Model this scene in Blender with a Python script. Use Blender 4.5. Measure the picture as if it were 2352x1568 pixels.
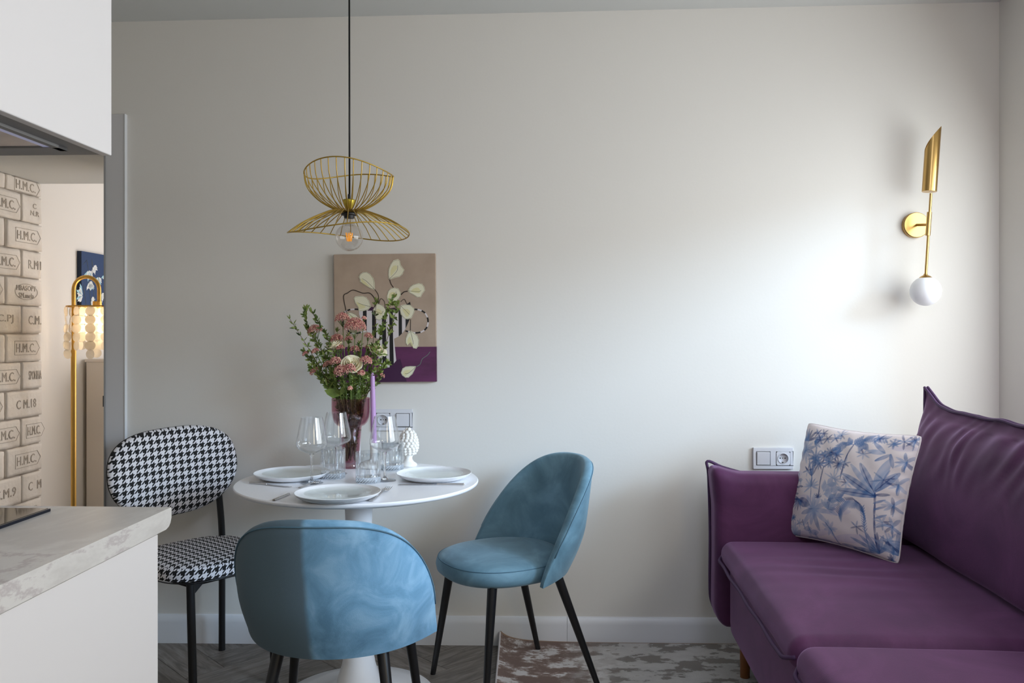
import bpy, math, random
import numpy as np
from mathutils import Vector, Matrix, noise as mnoise

random.seed(7)
PI = math.pi
R = math.radians
for o in list(bpy.data.objects):
    bpy.data.objects.remove(o)
SC = bpy.context.scene
COL = SC.collection

# ------------------------------------------------------------------ camera
F = 1900.0
EYE = Vector((0, 0, 1.22))
YAW = math.atan(39 / F)
cam_d = bpy.data.cameras.new('camera')
cam_d.sensor_width = 36
cam_d.lens = F / 2352 * 36
cam_d.shift_y = -14 / 2352
cam_d.clip_start = 0.05
cam = bpy.data.objects.new('camera', cam_d)
COL.objects.link(cam)
cam.location = EYE
cam.rotation_euler = (R(90), 0, YAW)
SC.camera = cam
FW = Vector((-math.sin(YAW), math.cos(YAW), 0))
RT = Vector((math.cos(YAW), math.sin(YAW), 0))


def ray(px, py):
    return FW + RT * ((px - 1176) / F) + Vector((0, 0, 1)) * ((770 - py) / F)


def at(px, py, Y):
    d = ray(px, py)
    return EYE + d * (Y / d.y)


def on(px, py, z):
    d = ray(px, py)
    return EYE + d * ((z - EYE.z) / d.z)


# ------------------------------------------------------------------ light
world = bpy.data.worlds.new('world')
SC.world = world
world.use_nodes = True
bgn = world.node_tree.nodes['Background']
bgn.inputs[0].default_value = (1.0, 0.88, 0.72, 1)
bgn.inputs[1].default_value = 1.3


def sun(name, direction, strength, color, angle):
    d = bpy.data.lights.new(name, 'SUN')
    d.energy = strength
    d.color = color
    d.angle = R(angle)
    o = bpy.data.objects.new(name, d)
    COL.objects.link(o)
    o.rotation_euler = Vector(direction).to_track_quat('-Z', 'Y').to_euler()
    return o


def area(name, loc, target, sx, sy, power, color):
    d = bpy.data.lights.new(name, 'AREA')
    d.shape = 'RECTANGLE'
    d.size = sx
    d.size_y = sy
    d.energy = power
    d.color = color
    o = bpy.data.objects.new(name, d)
    COL.objects.link(o)
    o.location = loc
    o.rotation_euler = (Vector(target) - Vector(loc)).to_track_quat('-Z', 'Y').to_euler()
    return o


sun('daylight', (-0.80, 0.47, -0.30), 2.7, (0.50, 0.73, 1.0), 17)
area('window_skylight', (1.93, 1.85, 1.45), (-0.6, 2.2, 0.2), 2.1, 1.1, 38, (0.84, 0.93, 1.0))
area('right_fill_light', (1.80, -0.7, 1.5), (-1.0, 1.0, 1.0), 1.5, 1.3, 30, (1.0, 0.86, 0.62))  # unseen fill, added to brighten surfaces that face right
area('rear_fill_light', (-0.3, -2.0, 1.6), (-0.6, 3.2, 1.6), 2.6, 1.6, 5, (1.0, 0.93, 0.85))  # added fill behind the camera; the rear wall has no opening
area('overhead_fill_light', (0.6, 0.3, 2.42), (0.9, 1.6, 0.0), 0.6, 0.6, 14, (0.72, 0.78, 1.0))  # invented overhead fill, no fitting hangs here
area('bedroom_window_light', (-0.75, 5.3, 1.25), (-2.7, 4.2, 0.9), 1.0, 1.7, 26, (1.0, 0.95, 0.94))
SC.view_settings.view_transform = 'Standard'
SC.view_settings.look = 'None'
SC.view_settings.gamma = 1
SC.view_settings.exposure = 0.0
SC.view_settings.use_curve_mapping = False


# ------------------------------------------------------------------ materials
def lin(r, g, b):
    f = lambda v: (v / 255 / 12.92) if v / 255 <= 0.04045 else ((v / 255 + 0.055) / 1.055) ** 2.4
    return (f(r), f(g), f(b), 1)


def mat(name, col, rough=0.5, metal=0.0, **kw):
    m = bpy.data.materials.new(name)
    m.use_nodes = True
    nt = m.node_tree
    b = nt.nodes['Principled BSDF']
    b.inputs['Base Color'].default_value = col
    b.inputs['Roughness'].default_value = rough
    b.inputs['Metallic'].default_value = metal
    for k, v in kw.items():
        b.inputs[k.replace('_', ' ')].default_value = v
    return m


def nd(m, t, **kw):
    n = m.node_tree.nodes.new(t)
    for k, v in kw.items():
        if k.startswith('i_'):
            key = k[2:]
            key = int(key) if key.isdigit() else key.replace('_', ' ')
            n.inputs[key].default_value = v
        else:
            setattr(n, k, v)
    return n


def lk(m, a, ao, b, bi):
    m.node_tree.links.new(a.outputs[ao], b.inputs[bi])


def bsdf(m):
    return m.node_tree.nodes['Principled BSDF']


def ramp(m, stops, interp='LINEAR'):
    n = nd(m, 'ShaderNodeValToRGB')
    cr = n.color_ramp
    cr.interpolation = interp
    while len(cr.elements) < len(stops):
        cr.elements.new(0.5)
    for e, (p, c) in zip(cr.elements, stops):
        e.position = p
        e.color = c
    return n


def noisy(m, stops, scale=5, detail=4, stretch=(1, 1, 1), rough=0.5, dist=0.0, coord='Object', rot=(0, 0, 0)):
    tc = nd(m, 'ShaderNodeTexCoord')
    mp = nd(m, 'ShaderNodeMapping')
    mp.inputs['Scale'].default_value = stretch
    mp.inputs['Rotation'].default_value = rot
    lk(m, tc, coord, mp, 'Vector')
    n = nd(m, 'ShaderNodeTexNoise', i_Scale=scale, i_Detail=detail, i_Roughness=rough, i_Distortion=dist)
    lk(m, mp, 0, n, 'Vector')
    r = ramp(m, stops)
    lk(m, n, 0, r, 0)
    lk(m, r, 0, bsdf(m), 'Base Color')
    return r, n, mp


def bump(m, scale, strength, dist=0.002, detail=3, stretch=(1, 1, 1)):
    tc = nd(m, 'ShaderNodeTexCoord')
    mp = nd(m, 'ShaderNodeMapping')
    mp.inputs['Scale'].default_value = stretch
    lk(m, tc, 'Object', mp, 'Vector')
    n = nd(m, 'ShaderNodeTexNoise', i_Scale=scale, i_Detail=detail)
    lk(m, mp, 0, n, 'Vector')
    b = nd(m, 'ShaderNodeBump', i_Strength=strength, i_Distance=dist)
    lk(m, n, 0, b, 'Height')
    lk(m, b, 0, bsdf(m), 'Normal')


M = {}
M['wall'] = mat('wall_paint', lin(221, 218, 212), 0.75)
bump(M['wall'], 90, 0.12, 0.002, 4)
M['wall2'] = mat('white_wall', lin(232, 228, 222), 0.8)
M['ceil'] = mat('ceiling_paint', lin(214, 216, 214), 0.85)
M['trim'] = mat('baseboard_white', lin(226, 228, 232), 0.35)
M['casing'] = mat('door_casing', lin(203, 202, 203), 0.5)
M['black'] = mat('black_metal', lin(18, 19, 22), 0.35)
M['plain_floor'] = mat('floor_base', lin(70, 66, 62), 0.7)
# cabinets / worktop
M['cab'] = mat('cabinet_white', lin(232, 230, 230), 0.42)
M['cabgrey'] = mat('cabinet_grey', lin(150, 150, 150), 0.5)
M['marble'] = mat('worktop_marble', lin(214, 212, 208), 0.35)
_r, _n, _m = noisy(M['marble'], [(0.0, lin(176, 172, 170)), (0.40, lin(206, 203, 199)), (0.47, lin(222, 220, 216)),
                                 (0.493, lin(194, 187, 186)), (0.512, lin(220, 218, 214)), (1.0, lin(226, 224, 220))],
                   1.5, 10, (1.3, 1.0, 2.2), 0.66, 0.5)
M['hobglass'] = mat('hob_glass', lin(14, 13, 12), 0.04)
M['hobedge'] = mat('hob_edge', lin(30, 36, 52), 0.2, 0.6)
M['steel'] = mat('hood_steel', lin(150, 152, 158), 0.32, 0.9)
M['filter'] = mat('hood_filter', lin(140, 140, 150), 0.2, 0.8)
noisy(M['filter'], [(0.3, lin(96, 96, 108)), (0.7, lin(168, 166, 176))], 14, 5)
M['led'] = mat('led_strip', lin(150, 155, 185), 0.3)
bsdf(M['led']).inputs['Emission Color'].default_value = lin(175, 182, 225)
bsdf(M['led']).inputs['Emission Strength'].default_value = 0.25
# brick
M['brick'] = mat('whitewashed_brick', lin(206, 200, 191), 0.85)
noisy(M['brick'], [(0.25, lin(218, 210, 199)), (0.75, lin(236, 231, 223))], 9, 6)
bump(M['brick'], 45, 0.55, 0.005, 8)
M['mortar'] = mat('mortar', lin(176, 168, 158), 0.95)
M['stamp'] = mat('stamp_relief', lin(176, 167, 156), 0.9)
# brass
M['brass'] = mat('brass', lin(196, 160, 98), 0.28, 1.0)
M['brass_wire'] = mat('brass_wire', lin(196, 162, 74), 0.36, 0.85)
M['brass_satin'] = mat('satin_gold', lin(222, 176, 92), 0.36, 0.8)
M['brass_cup'] = mat('brass_cup', lin(198, 178, 74), 0.36, 0.9)
M['opal'] = mat('opal_glass', lin(240, 240, 243), 0.35)
bsdf(M['opal']).inputs['Subsurface Weight'].default_value = 0.3
bsdf(M['opal']).inputs['Subsurface Radius'].default_value = (0.03, 0.03, 0.03)
M['plastic_black'] = mat('black_plastic', lin(14, 14, 15), 0.45)
M['filament'] = mat('filament', lin(240, 160, 20), 0.4)
bsdf(M['filament']).inputs['Emission Color'].default_value = lin(255, 160, 20)
bsdf(M['filament']).inputs['Emission Strength'].default_value = 0.55


def glass(name, col=(1, 1, 1, 1), rough=0.0, ior=1.45):
    m = mat(name, col, rough)
    b = bsdf(m)
    b.inputs['Transmission Weight'].default_value = 1.0
    b.inputs['IOR'].default_value = ior
    return m


def thin_glass(name, tint, rough=0.0, base=0.03, edge=0.75, power=3.2, gcol=(1, 1, 1, 1)):
    # clear sheet glass: light passes straight through, reflections grow at grazing angles
    m = bpy.data.materials.new(name)
    m.use_nodes = True
    nt = m.node_tree
    nt.nodes.remove(nt.nodes['Principled BSDF'])
    out = nt.nodes['Material Output']
    tr = nd(m, 'ShaderNodeBsdfTransparent')
    tr.inputs[0].default_value = tint
    gl = nd(m, 'ShaderNodeBsdfGlossy')
    gl.inputs['Roughness'].default_value = rough
    gl.inputs['Color'].default_value = gcol
    lw = nd(m, 'ShaderNodeLayerWeight')
    lw.inputs[0].default_value = 0.5
    pw = nd(m, 'ShaderNodeMath', operation='POWER')
    lk(m, lw, 'Facing', pw, 0)
    pw.inputs[1].default_value = power
    ma = nd(m, 'ShaderNodeMath', operation='MULTIPLY_ADD')
    lk(m, pw, 0, ma, 0)
    ma.inputs[1].default_value = edge
    ma.inputs[2].default_value = base
    mx = nd(m, 'ShaderNodeMixShader')
    lk(m, ma, 0, mx, 0)
    lk(m, tr, 0, mx, 1)
    lk(m, gl, 0, mx, 2)
    lk(m, mx, 0, out, 0)
    return m


M['glass'] = thin_glass('clear_glass', (0.985, 0.99, 0.995, 1), 0.0, 0.04, 0.85, 2.8)
M['stemglass'] = glass('stem_glass', (1, 1, 1, 1), 0.0, 1.35)
M['bulb'] = thin_glass('bulb_glass', (0.97, 0.96, 0.95, 1), 0.0, 0.03, 0.8, 3.0)
M['tumbler'] = glass('cut_glass', (0.97, 0.99, 1, 1), 0.01, 1.5)
M['plum'] = thin_glass('plum_glass', (0.775, 0.60, 0.63, 1), 0.03, 0.05, 0.5, 3.0, (1, 0.9, 0.93, 1))
M['plateglass'] = thin_glass('plate_glass', (0.978, 0.996, 0.990, 1), 0.05, 0.05, 0.6, 5.5)
M['tumbler'] = thin_glass('cut_glass', (0.975, 0.985, 0.995, 1), 0.02, 0.08, 0.8, 2.2)
M['footglass'] = thin_glass('foot_glass', (0.98, 0.99, 1, 1), 0.03, 0.04, 0.5, 7.0)
M['baseglass'] = mat('tumbler_base_glass', (0.86, 0.93, 1.0, 1), 0.16)
bsdf(M['baseglass']).inputs['Transmission Weight'].default_value = 0.72
bsdf(M['baseglass']).inputs['IOR'].default_value = 1.3
M['capiz'] = mat('capiz_shell', lin(232, 224, 208), 0.35)
noisy(M['capiz'], [(0.2, lin(224, 214, 196)), (0.8, lin(246, 242, 236))], 40, 4)


def capiz():
    m = M['capiz']
    tl = nd(m, 'ShaderNodeBsdfTranslucent')
    tl.inputs[0].default_value = lin(246, 238, 222)
    tr = nd(m, 'ShaderNodeBsdfTransparent')
    a1 = nd(m, 'ShaderNodeMixShader')
    a1.inputs[0].default_value = 0.45
    a2 = nd(m, 'ShaderNodeMixShader')
    a2.inputs[0].default_value = 0.30
    lk(m, bsdf(m), 0, a1, 1)
    lk(m, tl, 0, a1, 2)
    lk(m, a1, 0, a2, 1)
    lk(m, tr, 0, a2, 2)
    lk(m, a2, 0, m.node_tree.nodes['Material Output'], 0)


capiz()
M['porcelain'] = mat('white_porcelain', lin(238, 239, 242), 0.18)
M['table'] = mat('table_white', lin(246, 247, 251), 0.28)
M['ceramic'] = mat('white_ceramic', lin(240, 238, 232), 0.3)
M['cutlery'] = mat('cutlery_steel', lin(190, 188, 188), 0.2, 1.0)
M['candle'] = mat('lilac_wax', lin(188, 148, 198), 0.45)
M['socket'] = mat('switch_plastic', lin(216, 216, 220), 0.35)
M['socket_dark'] = mat('socket_hole', lin(20, 20, 20), 0.6)
M['legwood'] = mat('walnut_leg', lin(120, 72, 34), 0.4)
M['greybox'] = mat('grey_cabinet', lin(236, 228, 218), 0.5)


def velvet(name, dark, mid, light, sheen, scale=5, tint=(1, 1, 1, 1)):
    m = mat(name, mid, 0.62)
    b = bsdf(m)
    b.inputs['Sheen Weight'].default_value = sheen
    b.inputs['Sheen Roughness'].default_value = 0.35
    b.inputs['Sheen Tint'].default_value = tint
    b.inputs['Specular IOR Level'].default_value = 0.25
    tc = nd(m, 'ShaderNodeTexCoord')
    n1 = nd(m, 'ShaderNodeTexNoise', i_Scale=scale, i_Detail=6, i_Roughness=0.6, i_Distortion=0.8)
    n2 = nd(m, 'ShaderNodeTexNoise', i_Scale=420, i_Detail=2)
    lk(m, tc, 'Object', n1, 'Vector')
    lk(m, tc, 'Object', n2, 'Vector')
    r = ramp(m, [(0.32, dark), (0.5, mid), (0.68, light)])
    lk(m, n1, 0, r, 0)
    lk(m, r, 0, b, 'Base Color')
    bp = nd(m, 'ShaderNodeBump', i_Strength=0.25, i_Distance=0.001)
    lk(m, n2, 0, bp, 'Height')
    lk(m, bp, 0, b, 'Normal')
    return m


M['blue'] = velvet('blue_velvet', lin(84, 116, 132), lin(102, 138, 156), lin(126, 164, 184), 0.35, 5, (0.75, 0.9, 1, 1))
M['bluehalf'] = velvet('blue_velvet_two_tone', lin(100, 146, 178), lin(120, 168, 202), lin(150, 194, 224), 0.5, 9, (0.75, 0.9, 1, 1))


def half_tone():
    # darker colour and lower sheen weight on one half of the back panel
    m = M['bluehalf']
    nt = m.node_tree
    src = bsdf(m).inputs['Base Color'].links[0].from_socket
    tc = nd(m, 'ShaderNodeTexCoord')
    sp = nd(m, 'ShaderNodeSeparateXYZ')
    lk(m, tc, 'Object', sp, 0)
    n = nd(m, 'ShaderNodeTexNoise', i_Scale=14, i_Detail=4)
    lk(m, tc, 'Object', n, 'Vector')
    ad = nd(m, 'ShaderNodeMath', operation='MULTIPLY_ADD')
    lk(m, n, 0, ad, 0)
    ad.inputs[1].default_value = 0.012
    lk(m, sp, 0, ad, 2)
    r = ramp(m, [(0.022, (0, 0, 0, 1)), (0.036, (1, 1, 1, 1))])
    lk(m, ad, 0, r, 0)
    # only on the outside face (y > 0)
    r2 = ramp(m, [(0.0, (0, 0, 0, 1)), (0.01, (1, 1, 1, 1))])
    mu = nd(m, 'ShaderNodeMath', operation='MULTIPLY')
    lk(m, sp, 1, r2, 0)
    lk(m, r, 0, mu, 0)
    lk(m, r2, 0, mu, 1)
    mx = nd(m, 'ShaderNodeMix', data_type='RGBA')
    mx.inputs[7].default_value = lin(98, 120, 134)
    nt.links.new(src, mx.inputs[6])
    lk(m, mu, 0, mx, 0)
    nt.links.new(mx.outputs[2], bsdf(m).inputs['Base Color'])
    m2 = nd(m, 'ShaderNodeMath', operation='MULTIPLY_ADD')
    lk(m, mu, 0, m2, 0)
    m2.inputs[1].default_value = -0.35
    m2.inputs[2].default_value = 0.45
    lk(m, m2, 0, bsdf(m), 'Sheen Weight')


half_tone()
M['blueseam'] = mat('blue_seam', lin(84, 120, 140), 0.7)
M['purple'] = velvet('purple_velour', lin(74, 38, 72), lin(85, 45, 81), lin(97, 54, 93), 0.40, 4, (0.86, 0.55, 1, 1))
M['purple_seam'] = mat('purple_piping', lin(70, 40, 80), 0.7)
M['pillow_back'] = mat('pillow_cloth', lin(222, 214, 214), 0.85)


def houndstooth():
    m = mat('houndstooth', (1, 1, 1, 1), 0.85)
    uv = nd(m, 'ShaderNodeUVMap')
    sp = nd(m, 'ShaderNodeSeparateXYZ')
    lk(m, uv, 0, sp, 0)

    def mth(op, a, b=None):
        n = nd(m, 'ShaderNodeMath', operation=op)
        for i, v in enumerate((a, b)):
            if v is None:
                continue
            if isinstance(v, (int, float)):
                n.inputs[i].default_value = v
            else:
                m.node_tree.links.new(v, n.inputs[i])
        return n.outputs[0]

    # uv in metres ; one repeat = 8 threads = 29 mm
    S = 8 / 0.0275
    u = mth('ADD', mth('MULTIPLY', sp.outputs[0], -S), 8000.0)
    v = mth('ADD', mth('MULTIPLY', sp.outputs[1], S), 8000.0)
    warp = mth('LESS_THAN', mth('MODULO', u, 8.0), 4.0)
    weft = mth('LESS_THAN', mth('MODULO', v, 8.0), 4.0)
    tw = mth('LESS_THAN', mth('MODULO', mth('ADD', u, v), 4.0), 2.0)
    a = mth('MULTIPLY', tw, warp)
    b = mth('MULTIPLY', mth('SUBTRACT', 1.0, tw), weft)
    s = mth('ADD', a, b)
    r = ramp(m, [(0.0, lin(226, 224, 228)), (0.5, lin(13, 13, 16))], 'CONSTANT')
    m.node_tree.links.new(s, r.inputs[0])
    lk(m, r, 0, bsdf(m), 'Base Color')
    n2 = nd(m, 'ShaderNodeTexNoise', i_Scale=260, i_Detail=3)
    tc = nd(m, 'ShaderNodeTexCoord')
    lk(m, tc, 'Object', n2, 'Vector')
    bp = nd(m, 'ShaderNodeBump', i_Strength=0.5, i_Distance=0.0015)
    lk(m, n2, 0, bp, 'Height')
    lk(m, bp, 0, bsdf(m), 'Normal')
    return m


M['hound'] = houndstooth()


def wood():
    m = mat('grey_oak', lin(120, 112, 105), 0.5)
    tc = nd(m, 'ShaderNodeTexCoord')
    oi = nd(m, 'ShaderNodeObjectInfo')
    add = nd(m, 'ShaderNodeVectorMath', operation='ADD')
    sc_ = nd(m, 'ShaderNodeVectorMath', operation='SCALE')
    cmb = nd(m, 'ShaderNodeCombineXYZ')
    lk(m, oi, 'Random', cmb, 0)
    lk(m, oi, 'Random', cmb, 1)
    lk(m, cmb, 0, sc_, 0)
    sc_.inputs['Scale'].default_value = 37.0
    lk(m, tc, 'Object', add, 0)
    lk(m, sc_, 0, add, 1)
    mp = nd(m, 'ShaderNodeMapping')
    mp.inputs['Scale'].default_value = (1.6, 11, 1)
    lk(m, add, 0, mp, 0)
    n = nd(m, 'ShaderNodeTexNoise', i_Scale=3.4, i_Detail=8, i_Roughness=0.62, i_Distortion=1.3)
    lk(m, mp, 0, n, 0)
    r = ramp(m, [(0.28, lin(84, 76, 70)), (0.48, lin(122, 114, 107)), (0.7, lin(150, 143, 136))])
    lk(m, n, 0, r, 0)
    hv = nd(m, 'ShaderNodeHueSaturation')
    mr = nd(m, 'ShaderNodeMapRange')
    mr.inputs[3].default_value = 0.78
    mr.inputs[4].default_value = 1.15
    lk(m, oi, 'Random', mr, 0)
    lk(m, mr, 0, hv, 'Value')
    lk(m, r, 0, hv, 'Color')
    lk(m, hv, 0, bsdf(m), 'Base Color')
    return m


M['wood'] = wood()


def rugmat():
    m = mat('rug_pile', lin(170, 164, 158), 0.95)
    tc = nd(m, 'ShaderNodeTexCoord')
    mp = nd(m, 'ShaderNodeMapping')
    mp.inputs['Scale'].default_value = (1, 1.6, 1)
    lk(m, tc, 'Object', mp, 0)
    big = nd(m, 'ShaderNodeTexNoise', i_Scale=6.5, i_Detail=9, i_Roughness=0.62)
    lk(m, mp, 0, big, 0)
    r = ramp(m, [(0.46, lin(136, 130, 124)), (0.49, lin(190, 186, 182)), (0.62, lin(200, 196, 192)), (0.65, lin(160, 153, 146))])
    lk(m, big, 0, r, 0)
    big2 = nd(m, 'ShaderNodeTexNoise', i_Scale=9, i_Detail=9, i_Roughness=0.7)
    lk(m, mp, 0, big2, 0)
    r2 = ramp(m, [(0.47, lin(118, 98, 90)), (0.52, lin(150, 134, 126)), (0.56, lin(205, 200, 198))])
    lk(m, big2, 0, r2, 0)
    sp = nd(m, 'ShaderNodeSeparateXYZ')
    lk(m, tc, 'Object', sp, 0)
    wob = nd(m, 'ShaderNodeTexNoise', i_Scale=12, i_Detail=5)
    lk(m, tc, 'Object', wob, 0)
    ad = nd(m, 'ShaderNodeMath', operation='MULTIPLY_ADD')
    lk(m, wob, 0, ad, 0)
    ad.inputs[1].default_value = 0.30
    lk(m, sp, 0, ad, 2)
    r3 = ramp(m, [(0.38, (0, 0, 0, 1)), (0.60, (1, 1, 1, 1))])
    lk(m, ad, 0, r3, 0)
    mx = nd(m, 'ShaderNodeMix', data_type='RGBA')
    lk(m, r3, 0, mx, 0)
    m.node_tree.links.new(r2.outputs[0], mx.inputs[6])
    m.node_tree.links.new(r.outputs[0], mx.inputs[7])
    m.node_tree.links.new(mx.outputs[2], bsdf(m).inputs['Base Color'])
    fine = nd(m, 'ShaderNodeTexNoise', i_Scale=300, i_Detail=2)
    lk(m, tc, 'Object', fine, 0)
    b = nd(m, 'ShaderNodeBump', i_Strength=0.6, i_Distance=0.003)
    lk(m, fine, 0, b, 'Height')
    lk(m, b, 0, bsdf(m), 'Normal')
    return m


M['rug'] = rugmat()
M['rug_edge'] = mat('rug_binding', lin(150, 124, 104), 0.9)
M['rug_white'] = mat('rug_binding_pale', lin(206, 200, 200), 0.9)
# painting colours
PAINT = {
    'taupe': mat('paint_taupe', lin(158, 138, 122), 0.7),
    'plum': mat('paint_plum', lin(76, 34, 76), 0.6),
    'plumdark': mat('paint_plum_dark', lin(60, 22, 60), 0.6),
    'cream': mat('paint_cream', lin(226, 222, 196), 0.7),
    'yellow': mat('paint_yellow', lin(220, 213, 165), 0.7),
    'line': mat('paint_line', lin(70, 66, 60), 0.7),
    'pblack': mat('paint_black', lin(22, 20, 22), 0.6),
    'pwhite': mat('paint_white', lin(214, 206, 206), 0.7),
    'stem': mat('paint_stem', lin(48, 38, 32), 0.7),
    'navy': mat('paint_navy', lin(36, 62, 104), 0.7),
    'navyside': mat('paint_navy_side', lin(22, 38, 62), 0.7),
    'daisy': mat('paint_daisy', lin(232, 236, 236), 0.7),
    'daisyb': mat('paint_daisy_blue', lin(160, 205, 220), 0.7),
    'sage': mat('paint_sage', lin(104, 116, 112), 0.7),
}
noisy(PAINT['taupe'], [(0.3, lin(166, 146, 128)), (0.7, lin(182, 162, 144))], 10, 4)
noisy(PAINT['plum'], [(0.3, lin(76, 30, 66)), (0.7, lin(98, 42, 86))], 8, 5, (1, 1, 3))
# plants
M['leaf'] = mat('leaf_green', lin(74, 96, 44), 0.5)
noisy(M['leaf'], [(0.3, lin(52, 78, 30)), (0.7, lin(120, 140, 62))], 30, 3)
M['leaf2'] = mat('leaf_light', lin(136, 152, 78), 0.5)
M['twig'] = mat('twig_brown', lin(92, 72, 50), 0.7)
M['gstem'] = mat('green_stem', lin(96, 118, 54), 0.6)
M['pink'] = mat('pink_buds', lin(196, 128, 124), 0.7)
noisy(M['pink'], [(0.38, lin(188, 104, 112)), (0.62, lin(236, 190, 166))], 150, 2)
M['rose'] = mat('cream_petal', lin(250, 240, 204), 0.5)
bsdf(M['rose']).inputs['Subsurface Weight'].default_value = 0.15


# ------------------------------------------------------------------ mesh helpers
class MB:
    def __init__(self):
        self.v = []
        self.f = []
        self.mi = []

    def add(self, verts, faces, mi=0):
        b = len(self.v)
        self.v += [tuple(p) for p in verts]
        self.f += [tuple(b + i for i in f) for f in faces]
        self.mi += [mi] * len(faces)
        return self

    def box(self, c, s, rz=0.0, mi=0, rx=0.0, ry=0.0):
        mx = Matrix.Translation(c) @ Matrix.Rotation(rz, 4, 'Z') @ Matrix.Rotation(ry, 4, 'Y') @ Matrix.Rotation(rx, 4, 'X')
        vs = [mx @ Vector((x * s[0] / 2, y * s[1] / 2, z * s[2] / 2)) for x in (-1, 1) for y in (-1, 1) for z in (-1, 1)]
        self.add(vs, [(0, 1, 3, 2), (4, 6, 7, 5), (0, 4, 5, 1), (2, 3, 7, 6), (0, 2, 6, 4), (1, 5, 7, 3)], mi)
        return self

    def tube(self, pts, rad, n=8, cap=True, mi=0, closed=False):
        pts = [Vector(p) for p in pts]
        m = len(pts)
        rr = rad if isinstance(rad, (list, tuple)) else [rad] * m
        vs = []
        prev = None
        for i, p in enumerate(pts):
            if closed:
                t = pts[(i + 1) % m] - pts[i - 1]
            else:
                t = pts[min(i + 1, m - 1)] - pts[max(i - 1, 0)]
            if t.length < 1e-9:
                t = Vector((0, 0, 1))
            t.normalize()
            if prev is None:
                a = Vector((0, 0, 1)) if abs(t.z) < 0.9 else Vector((1, 0, 0))
                u = t.cross(a).normalized()
            else:
                u = (prev - t * prev.dot(t))
                u = u.normalized() if u.length > 1e-6 else t.orthogonal().normalized()
            prev = u
            w = t.cross(u)
            for k in range(n):
                a = 2 * PI * k / n
                vs.append(p + (u * math.cos(a) + w * math.sin(a)) * rr[i])
        fs = []
        for i in range(m if closed else m - 1):
            j = (i + 1) % m
            for k in range(n):
                k2 = (k + 1) % n
                fs.append((i * n + k, i * n + k2, j * n + k2, j * n + k))
        if cap and not closed:
            fs.append(tuple(range(n - 1, -1, -1)))
            fs.append(tuple((m - 1) * n + k for k in range(n)))
        self.add(vs, fs, mi)
        return self

    def lathe(self, prof, n=32, c=(0, 0, 0), mi=0, closed=False, mod=None, cap=True):
        vs = []
        m = len(prof)
        for i, (r, z) in enumerate(prof):
            for k in range(n):
                a = 2 * PI * k / n
                rr = r * (1 + (mod(i, a) if mod else 0))
                vs.append((c[0] + rr * math.cos(a), c[1] + rr * math.sin(a), c[2] + z))
        fs = []
        for i in range(m if closed else m - 1):
            j = (i + 1) % m
            for k in range(n):
                k2 = (k + 1) % n
                fs.append((i * n + k, i * n + k2, j * n + k2, j * n + k))
        if not closed and cap:
            if prof[0][0] > 1e-6:
                fs.append(tuple(range(n - 1, -1, -1)))
            if prof[-1][0] > 1e-6:
                fs.append(tuple((m - 1) * n + k for k in range(n)))
        self.add(vs, fs, mi)
        return self

    def prism(self, poly, axis_fn, d0, d1, mi=0):
        """poly 2-D points, axis_fn(a, b, d) -> 3-D point"""
        n = len(poly)
        vs = [axis_fn(a, b, d0) for a, b in poly] + [axis_fn(a, b, d1) for a, b in poly]
        fs = [tuple(range(n)), tuple(range(2 * n - 1, n - 1, -1))]
        for i in range(n):
            j = (i + 1) % n
            fs.append((i, i + n, j + n, j))
        self.add(vs, fs, mi)
        return self

    def grid(self, fn, nu, nv, mi=0, wrapu=False):
        vs = [fn(i / nu, j / nv) for i in range(nu + (0 if wrapu else 1)) for j in range(nv + 1)]
        fs = []
        cu = nu if wrapu else nu + 1
        for i in range(nu):
            i2 = (i + 1) % cu
            for j in range(nv):
                fs.append((i * (nv + 1) + j, i2 * (nv + 1) + j, i2 * (nv + 1) + j + 1, i * (nv + 1) + j + 1))
        self.add(vs, fs, mi)
        return self

    def build(self, name, m, parent=None, smooth=False, bevel=0, seg=2, sub=0, fixn=True):
        me = bpy.data.meshes.new(name)
        me.from_pydata(self.v, [], self.f)
        me.update()
        ms = m if isinstance(m, (list, tuple)) else [m]
        for x in ms:
            me.materials.append(x)
        if len(ms) > 1:
            me.polygons.foreach_set('material_index', self.mi)
        if fixn:
            import bmesh
            b = bmesh.new()
            b.from_mesh(me)
            bmesh.ops.remove_doubles(b, verts=b.verts, dist=1e-6)
            bmesh.ops.recalc_face_normals(b, faces=b.faces)
            b.to_mesh(me)
            b.free()
        if smooth:
            if smooth is True:
                me.polygons.foreach_set('use_smooth', [True] * len(me.polygons))
            else:
                me.polygons.foreach_set('use_smooth', [True] * len(me.polygons))
                me.set_sharp_from_angle(angle=R(smooth))
        o = bpy.data.objects.new(name, me)
        COL.objects.link(o)
        if parent:
            o.parent = parent
        if bevel:
            bv = o.modifiers.new('bevel', 'BEVEL')
            bv.width = bevel
            bv.segments = seg
            bv.limit_method = 'ANGLE'
            bv.angle_limit = R(40)
            bv.harden_normals = False
        if sub:
            s = o.modifiers.new('sub', 'SUBSURF')
            s.levels = sub
            s.render_levels = sub
        return o


def tag(o, label=None, cat=None, group=None, kind=None):
    if label:
        o['label'] = label
    if cat:
        o['category'] = cat
    if group:
        o['group'] = group
    if kind:
        o['kind'] = kind
    return o


def thing(name, label, cat, loc=(0, 0, 0), rz=0.0, group=None, kind=None):
    o = bpy.data.objects.new(name, None)
    o.empty_display_size = 0.05
    COL.objects.link(o)
    o.location = loc
    o.rotation_euler = (0, 0, rz)
    return tag(o, label, cat, group, kind)


def copy_tree(o, parent=None):
    c = o.copy()
    COL.objects.link(c)
    c.parent = parent
    for ch in o.children:
        copy_tree(ch, c)
    return c


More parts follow.
